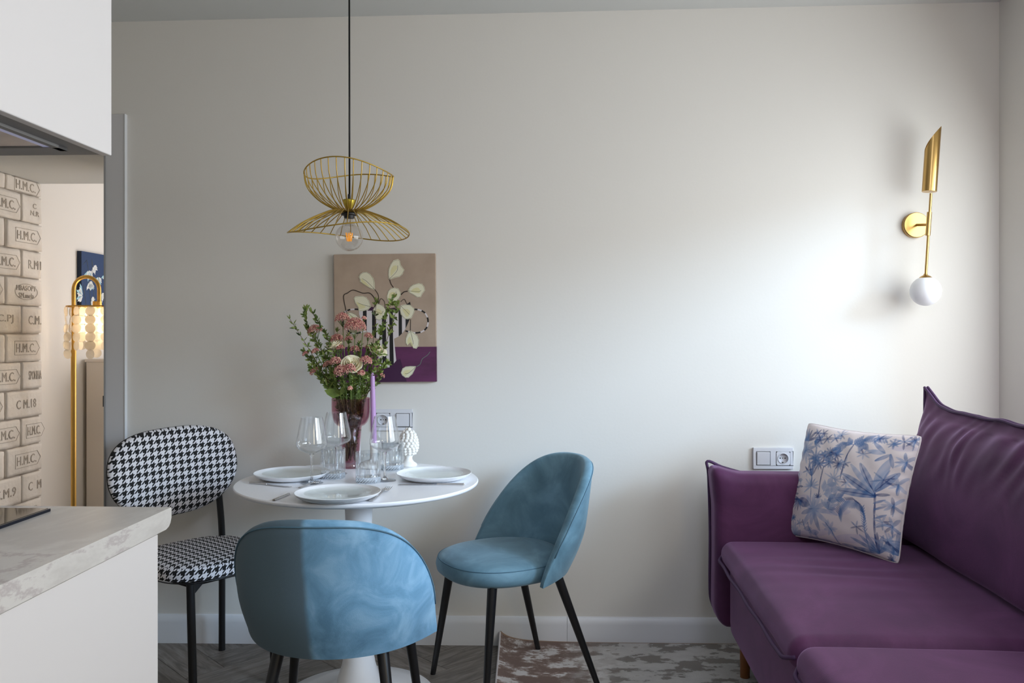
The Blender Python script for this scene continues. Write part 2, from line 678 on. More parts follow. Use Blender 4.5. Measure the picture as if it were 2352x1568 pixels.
def spline(pts, n=8):
    """catmull-rom"""
    P = [Vector(p) for p in pts]
    out = []
    for i in range(len(P) - 1):
        p0 = P[max(i - 1, 0)]
        p1, p2 = P[i], P[i + 1]
        p3 = P[min(i + 2, len(P) - 1)]
        for k in range(n):
            t = k / n
            out.append(0.5 * ((2 * p1) + (p2 - p0) * t + (2 * p0 - 5 * p1 + 4 * p2 - p3) * t * t + (3 * p1 - p0 - 3 * p2 + p3) * t ** 3))
    out.append(P[-1])
    return out


def softbox(x0, x1, y0, y1, z0, z1, r, n=(24, 24, 8), deform=None):
    """rounded box as a closed grid mesh; deform(point, (u, v, w) in -1..1) -> point"""
    b = MB()
    c = Vector(((x0 + x1) / 2, (y0 + y1) / 2, (z0 + z1) / 2))
    h = Vector(((x1 - x0) / 2, (y1 - y0) / 2, (z1 - z0) / 2))
    inner = Vector((max(h.x - r, 0), max(h.y - r, 0), max(h.z - r, 0)))

    def warp(t):  # more points near the edges
        return math.sin(t * PI / 2) * 0.35 + t * 0.65

    def pt(u, v, w):
        q = Vector((u * h.x, v * h.y, w * h.z))
        k = Vector((max(-inner.x, min(inner.x, q.x)), max(-inner.y, min(inner.y, q.y)), max(-inner.z, min(inner.z, q.z))))
        d = q - k
        if d.length > 1e-9:
            # map cube shell onto sphere radius r
            m_ = max(abs(d.x), abs(d.y), abs(d.z))
            d = d.normalized() * m_ if m_ < r * 0.999 else d.normalized() * r
        p = c + k + d
        if deform:
            p = deform(p, (u, v, w))
        return p

    nx, ny, nz = n
    for s in (-1, 1):
        b.grid(lambda i, j: pt(warp(2 * i - 1), warp(2 * j - 1), s), nx, ny)
        b.grid(lambda i, j: pt(warp(2 * i - 1), s, warp(2 * j - 1)), nx, nz)
        b.grid(lambda i, j: pt(s, warp(2 * i - 1), warp(2 * j - 1)), ny, nz)
    return b


# ------------------------------------------------------------------ room shell
D = 3.27
XR = at(2295, 500, D).x          # right wall
XC0 = at(243, 600, D).x          # door casing inner edge
XC1 = at(291, 600, D).x
KD = math.atan(84 / F) - YAW     # kitchen direction, right of +Y
kdir = Vector((math.sin(KD), math.cos(KD), 0))
YB = 4.2
XB = at(98, 600, YB).x           # end of the brick lining


def bplane(Y, off=0.0):          # brick plane x at depth Y
    return XB + (Y - YB) * math.tan(KD) + off


H = 2.5
tag(MB().box(((-1.65 + XR) / 2 + 0.05, D + 0.06, 1.3), (XR + 1.65 + 0.1, 0.12, 2.8)).build('wall_back', M['wall']), 'pale grey wall behind the dining table', None, None, 'structure')
MB_ = MB().box(((-3.0 - 1.65) / 2, D + 0.06, 2.30), (1.35, 0.12, 0.56))
tag(MB_.build('wall_over_door', M['wall']), None, None, None, 'structure')
# right wall with a window opening
WY0, WY1, WZ0, WZ1 = 0.62, 2.98, 0.85, 2.02
wr = MB()
wr.box((XR + 0.1, (-2.3 + WY0) / 2, 1.3), (0.2, WY0 + 2.3, 2.8))
wr.box((XR + 0.1, (WY1 + D + 0.1) / 2, 1.3), (0.2, D + 0.1 - WY1, 2.8))
wr.box((XR + 0.1, (WY0 + WY1) / 2, (WZ0 - 0.1) / 2), (0.2, WY1 - WY0, WZ0 + 0.1))
wr.box((XR + 0.1, (WY0 + WY1) / 2, (WZ1 + 2.7) / 2), (0.2, WY1 - WY0, 2.7 - WZ1))
wr.v = wr.v
tag(wr.build('wall_right', M['wall']), 'pale wall at the right of the sofa', None, None, 'structure')
w1 = thing('window_1', None, None, kind='structure')
fr = MB()
for y in (WY0 + 0.03, WY1 - 0.03):
    fr.box((XR + 0.16, y, (WZ0 + WZ1) / 2), (0.06, 0.06, WZ1 - WZ0))
for z in (WZ0 + 0.03, WZ1 - 0.03):
    fr.box((XR + 0.16, (WY0 + WY1) / 2, z), (0.06, WY1 - WY0, 0.06))
fr.build('window_frame', M['trim'], w1)
# left, rear, ceiling, floor
wl = MB()
pl = [(bplane(-2.3, -0.03), -2.3), (bplane(6.6, -0.03), 6.6), (bplane(6.6, -0.2), 6.6), (bplane(-2.3, -0.2), -2.3)]
wl.prism(pl, lambda a, b, d: Vector((a, b, d)), -0.1, 2.7)
wall_left = tag(wl.build('wall_left', M['wall2']), 'white wall lined with whitewashed stamped bricks', None, None, 'structure')
tag(MB().box((-0.4, -2.3, 1.3), (5.2, 0.1, 2.8)).build('wall_rear', M['wall']), None, None, None, 'structure')
# ceiling, dropping very slightly towards the left
zc = lambda X: at(1215, 23, D).z + X * (0.018 if X < 0 else 0.0095)
cl = MB()
cv = [(-3.0, -2.4), (XR + 0.2, -2.4), (XR + 0.2, D + 0.1), (-3.0, D + 0.1)]
cl.add([(x, y, zc(x)) for x, y in cv] + [(x, y, zc(x) + 0.1) for x, y in cv], [(0, 1, 2, 3), (7, 6, 5, 4), (0, 4, 5, 1), (1, 5, 6, 2), (2, 6, 7, 3), (3, 7, 4, 0)])
tag(cl.build('ceiling', M['ceil']), 'pale ceiling', None, None, 'structure')
# baseboard with rounded top
zb1 = at(1000, 1416, D - 0.016).z
prof = [(D, 0), (D - 0.018, 0), (D - 0.018, zb1 - 0.028), (D - 0.016, zb1 - 0.012), (D - 0.009, zb1 - 0.002), (D, zb1)]
for k, (xa, xb) in enumerate(((XC1 + 0.01, at(1302, 1450, D).x), (at(1302, 1450, D).x + 0.001, XR))):
    b = MB()
    b.prism(prof, lambda a, b_, d: Vector((d, a, b_)), xa, xb)
    tag(b.build('baseboard_back' if k == 0 else 'baseboard_back_right', M['trim'], None, 30), None, None, None, 'structure')
b = MB().prism([(XR - (a - D) * -1, z) for a, z in prof], lambda a, z, d: Vector((a, d, z)), -2.2, D - 0.02)
tag(b.build('baseboard_right', M['trim'], None, 30), None, None, None, 'structure')
# doorway casing on the back wall
door = thing('door_1', 'grey door casing framing the passage beside the brick wall', None, kind='structure')
ztop = at(270, 264, D).z
xin_l = bplane(D, 0.03)
b = MB().box(((XC0 + XC1) / 2, D - 0.006, ztop / 2), (XC1 - XC0, 0.02, ztop))
b.build('casing', M['casing'], door, False, 0.002)
b = MB().box((XC1 + 0.001, D - 0.008, ztop / 2), (0.002, 0.0215, ztop))
b.build('casing_edge_glint', M['trim'], door)  # paler strip paints in the light caught by the casing's bevelled edge
b = MB().box(((XC0 + xin_l) / 2, D - 0.006, ztop - 0.04), (XC0 - xin_l, 0.02, 0.08))
b.build('casing', M['casing'], door, False, 0.002)
XJ = XC0 + 0.0
b = MB().box((XC0 + 0.008, (D + YB) / 2, 1.0), (0.02, YB - D, 2.0))
b.build('jamb', M['casing'], door)
b = MB().box((XC0 + 0.006, D - 0.019, 1.0), (0.006, 0.006, 2.0))
b.build('casing_groove', M['cabgrey'], door)
sz0, sz1 = at(243, 933, D).z, at(243, 908, D).z
MB().box((XC0 - 0.002, D - 0.013, (sz0 + sz1) / 2), (0.004, 0.006, sz1 - sz0)).build('strike_plate', M['black'], door)
# passage beyond : lowered soffit and right side
zs = EYE.z + 352 * YB / F
tag(MB().box(((-2.8 + XC0) / 2, (D + YB) / 2 + 0.06, zs + 0.3), (XC0 + 2.8, YB - D - 0.12, 0.6)).build('ceiling_passage', M['ceil']), 'lowered ceiling of the passage beside the kitchen hood', None, None, 'structure')
tag(MB().box((XC0 + 0.02 + 0.55, YB - 0.06, 1.3), (1.1, 0.12, 2.8)).build('wall_bedroom_front', M['wall2']), None, None, None, 'structure')
tag(MB().box((-1.4, 6.55, 1.3), (3.2, 0.1, 2.8)).build('wall_bedroom_rear', M['wall2']), None, None, None, 'structure')
tag(MB().box((-0.35, 5.4, 1.3), (0.1, 2.4, 2.8)).build('wall_bedroom_right', M['wall2']), None, None, None, 'structure')
tag(MB().box((-1.5, 5.4, 2.6), (3.2, 2.5, 0.1)).build('ceiling_bedroom', M['ceil']), None, None, None, 'structure')

# floor with herringbone planks
floor = tag(MB().box((-0.5, 2.1, -0.06), (5.2, 9.0, 0.1)).build('floor', M['plain_floor']), 'grey oak herringbone floor', None, None, 'structure')
PW, PL = 0.145, 0.58
pm = MB().box((0, 0, 0), (PL - 0.0022, PW - 0.0022, 0.009)).build('plank', M['wood'], floor, False)
pmesh = pm.data
first = True
cnt = 0
ang = R(45)
ca, sa = math.cos(ang), math.sin(ang)
n_ratio = int(round(PL / PW))
cells = []
for i in range(-40, 41):
    for j in range(-12, 13):
        # herringbone lattice in the rotated frame
        ox = i * PW + j * PL
        oy = i * PW - j * PL
        cells.append((ox + PL / 2, oy + PW / 2, 0))
        cells.append((ox + PW / 2 + PL - 0.0, oy + PL / 2 + 0.0 - PL + PW, PI / 2))
used = []
for (lx, ly, a) in cells:
    X = lx * ca - ly * sa - 0.3
    Y = lx * sa + ly * ca + 2.2
    if -1.95 < X < 1.5 and 1.35 < Y < 3.5:
        used.append((X, Y, a + ang))
for (X, Y, a) in used:
    o = pm if first else bpy.data.objects.new('plank', pmesh)
    if not first:
        COL.objects.link(o)
        o.parent = floor
    first = False
    o.location = (X, Y, -0.0045)
    o.rotation_euler = (0, 0, a + (PI if random.random() < 0.5 else 0))
    cnt += 1

# bricks -------------------------------------------------------------
BH, BL = 0.139, 0.287
z0j = EYE.z + (770 - 515) * YB / F


def text_mesh(txt, size, ext=0.0009):
    cu = bpy.data.curves.new('t', 'FONT')
    cu.body = txt
    cu.size = size
    cu.extrude = ext
    cu.align_x = 'CENTER'
    cu.align_y = 'CENTER'
    cu.resolution_u = 2
    cu.space_character = 1.05
    o = bpy.data.objects.new('t', cu)
    COL.objects.link(o)
    dg = bpy.context.evaluated_depsgraph_get()
    me = bpy.data.meshes.new_from_object(o.evaluated_get(dg))
    bpy.data.objects.remove(o)
    return me


stamp_txt = {0: 'H.M.C.', 1: 'C\nN.R', 2: 'H.M.C.', 3: 'R.M1', 4: 'HBASOPT\nSM.mela', 5: 'C.M.', 6: 'H.M.C.', 7: 'SPOHHA', 8: 'C M.18',
             9: 'H.M.C.', 10: 'H.M.C.', 11: 'C  M', 12: 'H.M.C.', 13: 'C.M.'}
stamp_prev = {1: 'H.M.C.', 3: 'H.M.C.', 5: 'C.PJ', 7: 'H.M.C.', 9: 'H.M.C.', 11: 'C.M.9', 0: 'C.M.', 2: 'C.M.18', 4: 'H.M.C.', 6: 'C.M.', 8: 'H.M.C.', 10: 'C.M.', 12: 'H.M.C.', 13: 'C.M.'}
tcache = {}


def add_stamp(br, txt, w, h, frame):
    key = (txt, round(w, 3))
    if key not in tcache:
        tm = text_mesh(txt, 0.062 if '\n' not in txt else 0.034)
        vs = [v.co.copy() for v in tm.vertices]
        fs = [tuple(p.vertices) for p in tm.polygons]
        xs = [v.x for v in vs]
        ys = [v.y for v in vs]
        tw = max(xs) - min(xs)
        th = max(ys) - min(ys)
        cx = (max(xs) + min(xs)) / 2
        cy = (max(ys) + min(ys)) / 2
        sx = min(w / tw, 1.3)
        sy = h / th
        b = MB()
        # local x -> along +Y of wall, local y -> up, local z -> out of wall (+X)
        b.add([(v.z * 1.0, (v.x - cx) * sx, (v.y - cy) * sy) for v in vs], fs)
        if frame:
            W2, H2 = w / 2 + 0.012, h / 2 + 0.012
            pts = [(-W2, -H2), (W2 - 0.005, -H2), (W2 + 0.022, 0), (W2 - 0.005, H2), (-W2, H2)]
            b.tube([(0.0004, p[0], p[1]) for p in pts], 0.0011, 4, closed=True)
        elif '\n' in txt and len(txt) > 8:
            b.tube([(0.0004, (w / 2 + 0.012) * math.cos(q / 24 * 2 * PI), (h / 2 + 0.008) * math.sin(q / 24 * 2 * PI)) for q in range(24)], 0.0011, 4, closed=True)
        bpy.data.meshes.remove(tm)
        o = b.build('stamp', M['stamp'], br, False, fixn=False)
        tcache[key] = o.data
    else:
        o = bpy.data.objects.new('stamp', tcache[key])
        COL.objects.link(o)
        o.parent = br
    return o


for row in range(-1, 15):
    zt = z0j + (1 - row + 1) * BH - 0.0  # row 2 has its top at z0j
    zb = zt - BH
    if zt < 0.02:
        continue
    zt_c = min(zt, zs + 0.0) if zt > zs else zt
    zb_c = max(zb, 0.0)
    if zt_c - zb_c < 0.02:
        continue
    long_ = (row % 2 == 0)
    yend = YB - 0.004
    first_len = BL if long_ else BL * 0.58
    k = 0
    while yend > 2.35:
        L = first_len if k == 0 else BL
        L2 = L - 0.008 - random.uniform(0, 0.005)
        hgt = (zt_c - zb_c) - 0.005 - random.uniform(0, 0.004)
        cy, cz = yend - L / 2, (zt_c + zb_c) / 2 + random.uniform(-0.001, 0.001)
        if k == 0:
            cy += random.uniform(-0.004, 0.002)
        dep = 0.03 + random.uniform(-0.003, 0.004)
        b = softbox(-dep / 2, dep / 2, -L2 / 2, L2 / 2, -hgt / 2, hgt / 2, 0.0045, (3, 12, 7),
                    lambda p, u: p + Vector((mnoise.noise(p * 18 + Vector((row * 3.1, k * 7.7, 0))) * 0.0014,
                                             mnoise.noise(p * 30 + Vector((row * 5.1, k, 4))) * 0.0035,
                                             mnoise.noise(p * 30 + Vector((row, k * 2.2, 9))) * 0.0035)))
        br = b.build('brick', M['brick'], wall_left, True)
        br.location = (bplane(cy, -0.03 + dep / 2), cy, cz)
        br.rotation_euler = (random.uniform(-0.008, 0.008), 0, -KD)
        t = stamp_txt.get(row) if k == 0 else (stamp_prev.get(row) if k == 1 else ('H.M.C.' if (row + k) % 2 else None))
        if t and hgt > 0.055:
            w = L2 * (0.55 if len(t) > 4 else 0.42)
            if k == 0 and not long_:
                w = L2 * 0.66
            st = add_stamp(br, t, w, 0.044 if '\n' not in t else 0.062, 'H.M' in t and '\n' not in t)
            st.location = (dep / 2 + 0.0013, 0.012 if long_ else 0.02, 0)
        yend -= L
        k += 1
# mortar bed so that the joints read as recessed
b = MB().prism([(bplane(2.3, -0.031), 2.3), (bplane(YB - 0.01, -0.031), YB - 0.01), (bplane(YB - 0.01, -0.014), YB - 0.01), (bplane(2.3, -0.014), 2.3)],
               lambda a, c, d: Vector((a, c, d)), 0, zs)
b.build('mortar', M['mortar'], wall_left)

# ------------------------------------------------------------------ bedroom things
XWl = lambda Y: bplane(Y, -0.03)
YP = F * 2.60 / 1080
cab = thing('storage_cabinet', 'low beige-grey cabinet standing in the room beyond the passage, below the navy picture', 'cabinet', (0, 0, 0))
yc = 4.62
ct = at(220, 824, yc).z
x0 = XWl(5.1) + 0.006
MB().box((x0 + 0.3, yc + 0.22, ct / 2 - 0.01), (0.6, 0.42, ct - 0.02)).build('body', M['greybox'], cab, False, 0.002)
MB().box((x0 + 0.3, yc + 0.212, ct - 0.009), (0.604, 0.444, 0.018)).build('top', M['greybox'], cab, False, 0.002)
MB().box((x0 + 0.3, yc + 0.003, (ct - 0.03) / 2 + 0.03), (0.59, 0.016, ct - 0.06)).build('door', M['greybox'], cab, False, 0.002)
# navy picture on the left wall
ypc = 4.56
pz1 = at(183, 576, ypc).z
pz0 = at(183, 729, ypc).z
pic = thing('flower_picture', 'navy canvas with white daisies hung on the wall beyond the passage', 'picture', (XWl(ypc) + 0.002, ypc, pz0), -KD)
PH, PWd = pz1 - pz0, 0.34
MB().box((0.012, PWd / 2, PH / 2), (0.024, PWd, PH)).build('canvas', PAINT['navyside'], pic)
MB().box((0.0245, PWd / 2, PH / 2), (0.001, PWd, PH)).build('painted_face', PAINT['navy'], pic)


def P2(u, v):
    return Vector((0.0256, u * PWd, (1 - v) * PH))


b = MB()
daisies = [(0.20, 0.27, 0.07, -1.4, 1), (0.21, 0.45, 0.055, -1.0, 0), (0.30, 0.47, 0.045, -1.57, 1), (0.34, 0.2, 0.055, -0.9, 0), (0.045, 0.67, 0.075, -3.3, 1), (0.27, 0.73, 0.05, -0.3, 0), (0.5, 0.35, 0.06, -1.5, 1), (0.6, 0.6, 0.06, -1.2, 0), (0.75, 0.3, 0.06, -1.7, 1), (0.15, 0.80, 0.03, -1.5, 0)]
for (u, v, rr, a0, bl) in daisies:
    for k in range(9):
        a = a0 + (k - 4) * 0.24
        c0 = P2(u, v)
        d = Vector((0, math.cos(a), math.sin(a)))
        nrm = Vector((0, -d.z, d.y))
        L = rr * (0.85 + 0.15 * math.cos(k * 2))
        b.add([c0 + d * 0.006, c0 + d * L * 0.7 + nrm * rr * 0.12, c0 + d * L, c0 + d * L * 0.7 - nrm * rr * 0.12], [(0, 1, 2, 3)], bl if k % 3 == 0 else 0)
for pts in ([(0.2, 0.27), (0.15, 0.12), (0.05, 0.2)], [(0.21, 0.45), (0.3, 0.9)], [(0.34, 0.2), (0.3, 0.1), (0.4, 0.9)], [(0.27, 0.73), (0.25, 1.0)], [(0.05, 0.5), (0.12, 0.75), (0.2, 1.0)], [(0.5, 0.35), (0.52, 1.0)], [(0.6, 0.6), (0.62, 1.0)]):
    b.tube([P2(*p) for p in pts], 0.0012, 4, mi=2)
tag(b.build('painted_daisies', [PAINT['daisy'], PAINT['daisyb'], PAINT['sage']], pic, fixn=False), 'white daisies painted on navy')

# floor lamp with capiz shells
YL = 4.15
lp = at(169, 770, YL)
sL = YL / F
lamp = thing('floor_lamp', 'brass arc floor lamp with hanging shell discs in the room beyond the passage', 'floor lamp', (lp.x, YL, 0))
zz = lambda py: EYE.z + (770 - py) * sL
xx = lambda px: (px - 169) * sL
MB().lathe([(0.001, 0), (0.12, 0), (0.12, 0.012), (0.02, 0.02), (0.001, 0.02)], 32).build('base', M['brass_satin'], lamp, 30)
MB().tube([(0, 0, 0.02), (0, 0, zz(804))], 0.0125, 16).build('lower_pole', M['brass_satin'], lamp, 40)
arc = [(0, 0, zz(804) - 0.05), (0, 0, zz(720))]
ar = 30.0
for k in range(0, 17):
    a = PI - PI * k / 16
    arc.append((xx(199) + ar * sL * math.cos(a), 0, zz(664) + ar * sL * math.sin(a)))
arc.append((xx(229), 0, zz(692)))
MB().tube(arc, 0.0095, 12).build('arched_arm', M['brass_satin'], lamp, 40)
cx = xx(224.6)
rR = 65 * sL
MB().lathe([(0.001, zz(691)), (0.021, zz(691)), (0.022, zz(701)), (0.001, zz(701))], 20, (cx, 0, 0)).build('shade_cap', M['brass_satin'], lamp, 30)
b = MB().lathe([(rR, zz(702)), (rR, zz(705)), (rR - 0.004, zz(705)), (rR - 0.004, zz(702))], 40, (cx, 0, 0), closed=True)
b.lathe([(rR * 0.55, zz(702)), (rR * 0.55, zz(705)), (rR * 0.55 - 0.004, zz(705)), (rR * 0.55 - 0.004, zz(702))], 40, (cx, 0, 0), closed=True)
for a in (0, PI / 2):
    b.box((cx, 0, zz(703.5)), (2 * rR, 0.006, 0.004), a)
b.build('shade_ring', M['brass_satin'], lamp, 30)
_pl = bpy.data.lights.new('lamp_bulb', 'POINT')
_pl.energy = 2.2
_pl.color = (1.0, 0.8, 0.55)
_pl.shadow_soft_size = 0.03
_po = bpy.data.objects.new('lamp_bulb_light', _pl)
COL.objects.link(_po)
_po.parent = lamp
_po.location = (cx, 0, zz(740))
disc = MB().lathe([(0.0005, -0.0005), (0.0243, -0.0005), (0.0243, 0.0005), (0.0005, 0.0005)], 18)
disc.v = [(x, z, y) for x, y, z in disc.v]
dm = None
for ring_, ns, nrow in ((1.0, 13, 6), (0.55, 8, 5)):
    for s in range(ns):
        a = 2 * PI * (s + 0.3) / ns
        for rrow in range(nrow if s % 2 == 0 else nrow - 1):
            z = zz(705) - 0.022 - rrow * 0.0425
            if dm is None:
                o = disc.build('shell_disc', M['capiz'], lamp, 30)
                dm = o.data
            else:
                o = bpy.data.objects.new('shell_disc', dm)
                COL.objects.link(o)
                o.parent = lamp
            o.location = (cx + rR * ring_ * math.cos(a), rR * ring_ * math.sin(a), z)
            o.rotation_euler = (random.uniform(-.15, .15), 0, a + PI / 2 + random.uniform(-.5, .5))

# ------------------------------------------------------------------ kitchen
ZT = 0.90
kc = on(394, 1164, ZT)        # far front corner of the worktop
kr = Vector((math.cos(KD), -math.sin(KD), 0))  # kitchen +x


def KP(x, y, z):              # x to the right of the front edge, y away from camera relative to the far end
    return Vector((kc.x, kc.y, 0)) + kr * x + kdir * y + Vector((0, 0, z))


def kbox(b, x0, x1, y0, y1, z0, z1, mi=0):
    vs = [KP(x, y, z) for x in (x0, x1) for y in (y0, y1) for z in (z0, z1)]
    b.add(vs, [(0, 1, 3, 2), (4, 6, 7, 5), (0, 4, 5, 1), (2, 3, 7, 6), (0, 2, 6, 4), (1, 5, 7, 3)], mi)
    return b


b = MB()
th = 0.037
pr = [(-1.5, ZT), (-0.0015, ZT), (0, ZT - 0.0015), (0, ZT - th + 0.018), (-0.004, ZT - th + 0.009), (-0.011, ZT - th + 0.003), (-0.022, ZT - th), (-1.5, ZT - th)]
b.prism(pr, lambda a, z, d: KP(d, a, z), -0.64, 0.0)
tag(b.build('worktop', M['marble'], None, 35), 'pale marble-look kitchen worktop running across the lower left', 'worktop')
bc = thing('base_cabinet', 'white handleless kitchen base cabinet under the marble worktop', 'cabinet')
kbox(MB(), -0.62, -0.022, -1.48, -0.047, 0.0, ZT - th - 0.0005).build('body', M['cab'], bc)
kbox(MB(), -0.0215, -0.004, -1.46, -0.045, 0.10, ZT - th - 0.003).build('door', M['cab'], bc, False, 0.0015)
hob = thing('induction_hob', 'black glass hob set into the marble worktop', 'hob')
hx1 = on(112, 1174, ZT)
hx = (hx1 - KP(0, 0, ZT)).dot(kr)
hy = (hx1 - KP(0, 0, ZT)).dot(kdir)
kbox(MB(), hx - 0.5, hx, hy - 0.58, hy, ZT, ZT + 0.006).build('glass_top', M['hobglass'], hob, False, 0.001)
kbox(MB(), hx, hx + 0.004, hy - 0.58, hy, ZT, ZT + 0.0055).build('edge_trim', M['hobedge'], hob, False, 0.001)
# upper (hood) cabinet
hz = 1.545
hc = at(257, 358, 1.0)
dd = ray(257, 358)
tt = (hz - EYE.z) / dd.z
hp = EYE + dd * tt
ux = (hp - KP(0, 0, hz)).dot(kr)
uy = (hp - KP(0, 0, hz)).dot(kdir)
up = thing('hood_cabinet', 'white upper kitchen cabinet hanging at top left with built-in cooker hood', 'cabinet')
kbox(MB(), ux - 0.55, ux - 0.019, uy - 0.90, uy - 0.001, hz + 0.006, 2.46).build('body', M['cab'], up)
kbox(MB(), ux - 0.018, ux, uy - 0.90, uy, hz, 2.46).build('door', M['cab'], up, False, 0.002)
kbox(MB(), ux - 0.55, ux - 0.0185, uy - 0.90, uy - 0.002, hz + 0.002, hz + 0.0058).build('bottom_panel', M['cabgrey'], up)
hd = thing('cooker_hood', 'grey built-in cooker hood under the white upper cabinet', 'hood')
b = MB()
gx1, gy1 = ux - 0.050, uy - 0.055
gx0, gy0 = gx1 - 0.48, gy1 - 0.62
for (a0, a1, c0, c1) in ((gx0, gx1, gy1 - 0.025, gy1), (gx0, gx1, gy0, gy0 + 0.02), (gx1 - 0.012, gx1, gy0, gy1), (gx0, gx0 + 0.02, gy0, gy1)):
    kbox(b, a0, a1, c0, c1, hz - 0.003, hz + 0.0018)
b.build('hood_frame', M['cabgrey'], hd)
kbox(MB(), gx0 + 0.02, gx1 - 0.028, gy0 + 0.02, gy1 - 0.025, hz - 0.001, hz + 0.0015).build('filter_panel', M['filter'], hd)
kbox(MB(), gx1 - 0.027, gx1 - 0.0125, gy0 + 0.02, gy1 - 0.026, hz - 0.0015, hz + 0.0015).build('light_strip', M['led'], hd)

# ------------------------------------------------------------------ table
TC = Vector((-0.570, 2.76, 0))
TZ = 0.735
table = thing('tulip_table', 'round white tulip table laid for three in front of the pale wall', 'table', TC)
MB().lathe([(0.001, TZ - 0.022), (0.362, TZ - 0.022), (0.393, TZ - 0.014), (0.3985, TZ - 0.010), (0.4, TZ - 0.006), (0.4, TZ - 0.003), (0.3975, TZ), (0.001, TZ)], 128).build('tabletop', M['table'], table, 35)
MB().lathe([(0.001, TZ - 0.03), (0.055, TZ - 0.03), (0.048, 0.68), (0.044, 0.60), (0.034, 0.48), (0.028, 0.38), (0.030, 0.30), (0.040, 0.20), (0.056, 0.12), (0.072, 0.07), (0.072, 0.065), (0.001, 0.065)], 64).build('pedestal', M['table'], table, 50)
MB().lathe([(0.001, TZ - 0.0305), (0.15, TZ - 0.0305), (0.16, TZ - 0.0225), (0.001, TZ - 0.0225)], 48).build('mounting_plate', M['table'], table, 40)
MB().lathe([(0.001, 0.0), (0.252, 0.0), (0.258, 0.006), (0.252, 0.014), (0.20, 0.024), (0.13, 0.040), (0.09, 0.055), (0.073, 0.0645), (0.001, 0.0645)], 96).build('base', M['table'], table, 50)


# ------------------------------------------------------------------ blue chairs
def make_blue_chair():
    t = thing('velvet_chair', '', 'chair')
    PM = R(90)
    TH = 0.036
    NP, NV = 56, 14
    zb_c, zt_c = 0.408, 0.762

    def ztop(s):          # s = |phi| / PM
        e = max(0.0, 1 - s ** 3.1)
        return 0.416 + (zt_c - 0.416) * e ** 0.95

    def zbot(s):
        return zb_c - 0.006 * s ** 2

    def outer(phi, v, s):
        zt, zb = ztop(s), zbot(s)
        z = zb + (zt - zb) * v
        hh = (z - zb_c) / (zt_c - zb_c)
        tp = 0.15 * (1 - 0.85 * s ** 5)
        rad = 1.02 - tp + tp * math.sin(min(max(hh, -0.1) / 0.45, 1) * PI / 2)
        rad *= 1 - 0.05 * max(0, hh - 0.5) ** 2
        lean = 0.066 * hh
        return Vector((0.264 * rad * math.sin(phi), 0.256 * rad * math.cos(phi) + lean - 0.014, z))

    def inward(phi):
        return Vector((-math.sin(phi), -math.cos(phi), 0))

    cols = []
    rim_o = []
    for i in range(NP + 1):
        phi = PM * (2 * i / NP - 1)
        s = abs(phi) / PM
        th = TH * (1 - 0.45 * s ** 6)
        col = []
        for j in range(NV + 1):
            col.append(outer(phi, j / NV, s))
        top = col[-1]
        w = inward(phi)
        rim_o.append(outer(phi, 1.0, s) + inward(phi) * -0.001)
        for k in range(1, 6):
            a = PI * k / 6
            col.append(top + w * (th / 2 * (1 - math.cos(a))) + Vector((0, 0, 0.016 * math.sin(a))) * (1 - 0.6 * s))
        for j in range(NV, -1, -1):
            col.append(outer(phi, j / NV, s) + w * th)
        cols.append(col)
    m = len(cols[0])
    b = MB()
    vs = [p for c in cols for p in c]
    fs = []
    for i in range(NP):
        for j in range(m):
            j2 = (j + 1) % m
            fs.append((i * m + j, (i + 1) * m + j, (i + 1) * m + j2, i * m + j2))
    # end caps as quad strips
    for base in (0, NP * m):
        for j in range(m // 2):
            a, b1, c, d_ = j, j + 1, m - 2 - j, m - 1 - j
            if b1 < c:
                fs.append((base + a, base + b1, base + c, base + d_))
            elif b1 == c:
                fs.append((base + a, base + b1, base + d_))
    b.add(vs, fs)
    b.build('backrest', M['blue'], t, 50)
    sb = MB().tube(rim_o[2:-2], 0.0020, 6)
    sb.build('seam', M['blueseam'], t, True)

    # seat
    def outl(a, sc_=1.0):
        ca_, sa_ = math.cos(a), math.sin(a)
        e = 2.35
        rr = (abs(ca_ / 0.218) ** e + abs(sa_ / 0.225) ** e) ** (-1 / e)
        k = 1.0
        x, y = rr * ca_ * sc_, rr * sa_ * sc_
        if y > 0:
            x *= 1 - 0.10 * (y / 0.225) ** 2
        return x, y - 0.022

    prof_ = [(0.02, 0.398), (0.80, 0.398), (0.93, 0.401), (0.985, 0.412), (1.0, 0.430), (0.985, 0.446), (0.955, 0.455), (0.90, 0.462), (0.75, 0.470), (0.5, 0.476), (0.25, 0.479), (0.02, 0.48)]
    b = MB()
    n = 64
    vs = []
    for (s_, z_) in prof_:
        for k in range(n):
            x, y = outl(2 * PI * k / n, s_)
            vs.append((x, y, z_))
    fs = [(i * n + k, i * n + (k + 1) % n, (i + 1) * n + (k + 1) % n, (i + 1) * n + k) for i in range(len(prof_) - 1) for k in range(n)]
    fs += [tuple(range(n)), tuple((len(prof_) - 1) * n + k for k in range(n))]
    b.add(vs, fs)
    b.build('seat', M['blue'], t, 60)
    b = MB().tube([(*outl(2 * PI * k / n, 0.964), 0.4535) for k in range(n)], 0.0018, 5, closed=True)
    b.build('seam', M['blueseam'], t, True)
    for sx in (-1, 1):
        for (tx, ty, fx, fy) in ((0.160, -0.145, 0.205, -0.205), (0.135, 0.115, 0.205, 0.235)):
            b = MB().tube([(sx * tx, ty, 0.402), (sx * fx, fy, 0.0)], [0.0165, 0.0095], 16)
            b.build('leg', M['black'], t, 40)
    return t


ch = make_blue_chair()

